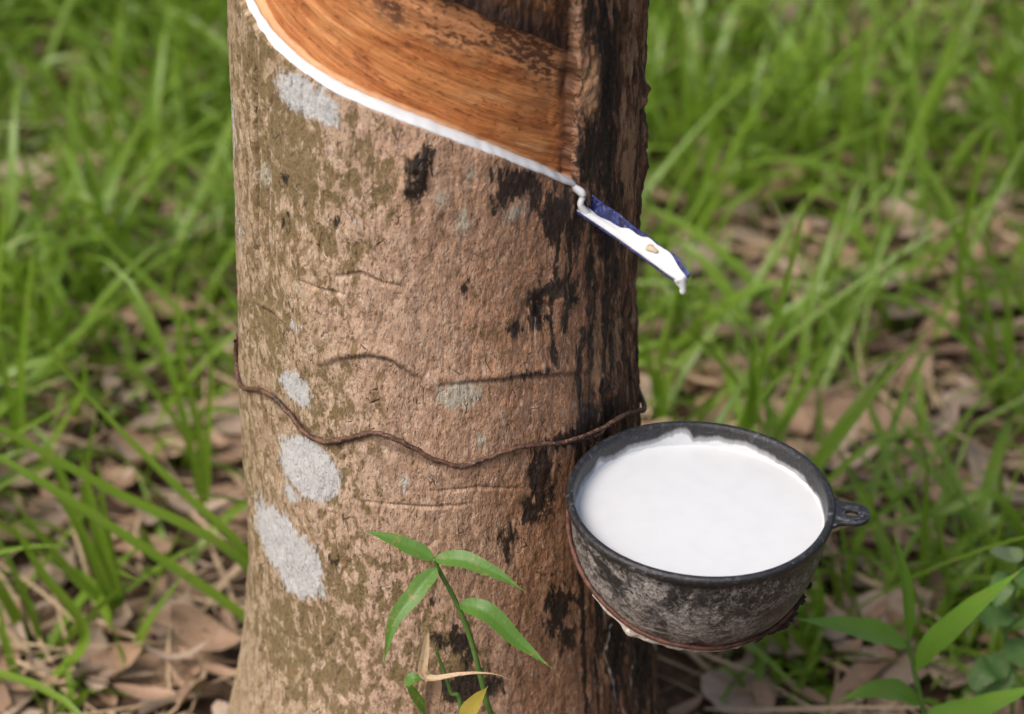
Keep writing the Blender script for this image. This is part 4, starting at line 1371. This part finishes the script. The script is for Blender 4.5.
fallen(182, 668, 110, 62, 10, BROWN, 'large brown fallen leaf flat on the ground left of the trunk', .7)
fallen(178, 706, 80, 48, 20, GREY, 'pale pinkish fallen leaf at the bottom edge left of the trunk', .6)
fallen(742, 690, 95, 80, 70, GREY, 'pale grey fallen leaf below the cup', .45)
fallen(160, 445, 110, 60, -20, BROWN, 'broad reddish brown fallen leaf amid grass left of the trunk', .8)
fallen(20, 705, 80, 40, 60, GREY, 'dusty fallen leaf in the bottom left corner', .4)
fallen(895, 665, 100, 60, 30, GREY, 'pinkish grey fallen leaf behind the broad leaved plant', .7)
fallen(960, 495, 90, 60, 15, BROWN, 'tan fallen leaf on litter right of the cup ear', .8)
fallen(870, 430, 100, 60, -10, BROWN, 'brown fallen leaf among grass above the cup ear', .9)
fallen(700, 255, 70, 40, 40, GREY, 'small pale fallen leaf behind the spout tip', .7)


# --- fallen branches
def branch(pts, w, label):
    mb = MB()
    P_ = catmull([on_ground(p[0], p[1], .02 if len(p) == 2 else p[2]) for p in pts], 60)
    P_ = P_ + .002 * np.stack([pnoise(np.arange(60) * .2, np.zeros(60), s) for s in (1, 2, 3)], 1)
    tube(mb, P_, np.linspace(w, w * .6, 60) * (1 + .12 * pnoise(np.arange(60) * .35, np.zeros(60), 7)), 10)
    return tag(mb.build('fallen_branch', TWIG), label, 'branch', 'dead branches on the ground')


TWIG = simple_mat('dead_twig', (.075, .045, .03), (.23, .15, .105), 60, .85, .002)
branch([(630, 326), (700, 330), (800, 340), (930, 350), (1060, 352)], .0065, 'long brown dead branch lying behind the cup')
branch([(690, 292, .01), (730, 272, .03), (762, 252, .05)], .004, 'short tan stick propped in grass right of the spout')
branch([(690, 66), (730, 40), (780, 5), (800, -10)], .005, 'thin dead stick at the top right of the trunk')
branch([(760, 46), (830, 28), (900, 6)], .005, 'brown dead stick near the top right edge')
branch([(-20, 215), (60, 222), (130, 214), (200, 226)], .006, 'dark dead branch in grass left of the trunk')

# ------------------------------------------------------------------ camera, light, sky
cd = bpy.data.cameras.new('camera'); co = bpy.data.objects.new('camera', cd); COL.objects.link(co)
co.location = CAM
co.rotation_euler = (math.pi / 2 - PITCH, 0, 0)
cd.sensor_width = 36; cd.lens = 18 * FPX / 512
cd.clip_start = .05; cd.clip_end = 2000
cd.dof.use_dof = True
cd.dof.focus_distance = 1.60
cd.dof.aperture_fstop = 6.2
cd.dof.aperture_blades = 7
scene.camera = co

SUN_EL, SUN_AZ = R(52), R(230)       # azimuth clockwise from +Y
sd_ = Vector((math.sin(SUN_AZ) * math.cos(SUN_EL), math.cos(SUN_AZ) * math.cos(SUN_EL), math.sin(SUN_EL)))
sl = bpy.data.lights.new('sun', 'SUN'); so = bpy.data.objects.new('sun', sl); COL.objects.link(so)
sl.energy = 1.5; sl.angle = R(30); sl.color = (1.0, .965, .91)
so.rotation_euler = sd_.to_track_quat('Z', 'Y').to_euler()
so.location = (-2, -2, 4)

w = bpy.data.worlds.new('World'); scene.world = w; w.use_nodes = True
nt = w.node_tree
bg = nt.nodes['Background']
sky = nt.nodes.new('ShaderNodeTexSky'); sky.sky_type = 'NISHITA'; sky.sun_disc = False
sky.sun_elevation = SUN_EL; sky.sun_rotation = SUN_AZ
sky.air_density = 1.0; sky.dust_density = 6.0; sky.ozone_density = 1.0
nt.links.new(sky.outputs[0], bg.inputs[0])
bg.inputs[1].default_value = 0.075

vs = scene.view_settings
vs.view_transform = 'Standard'; vs.look = 'None'; vs.gamma = 1; vs.use_curve_mapping = False
vs.exposure = 1.03
scene.cycles.use_denoising = True
scene.cycles.max_bounces = 8
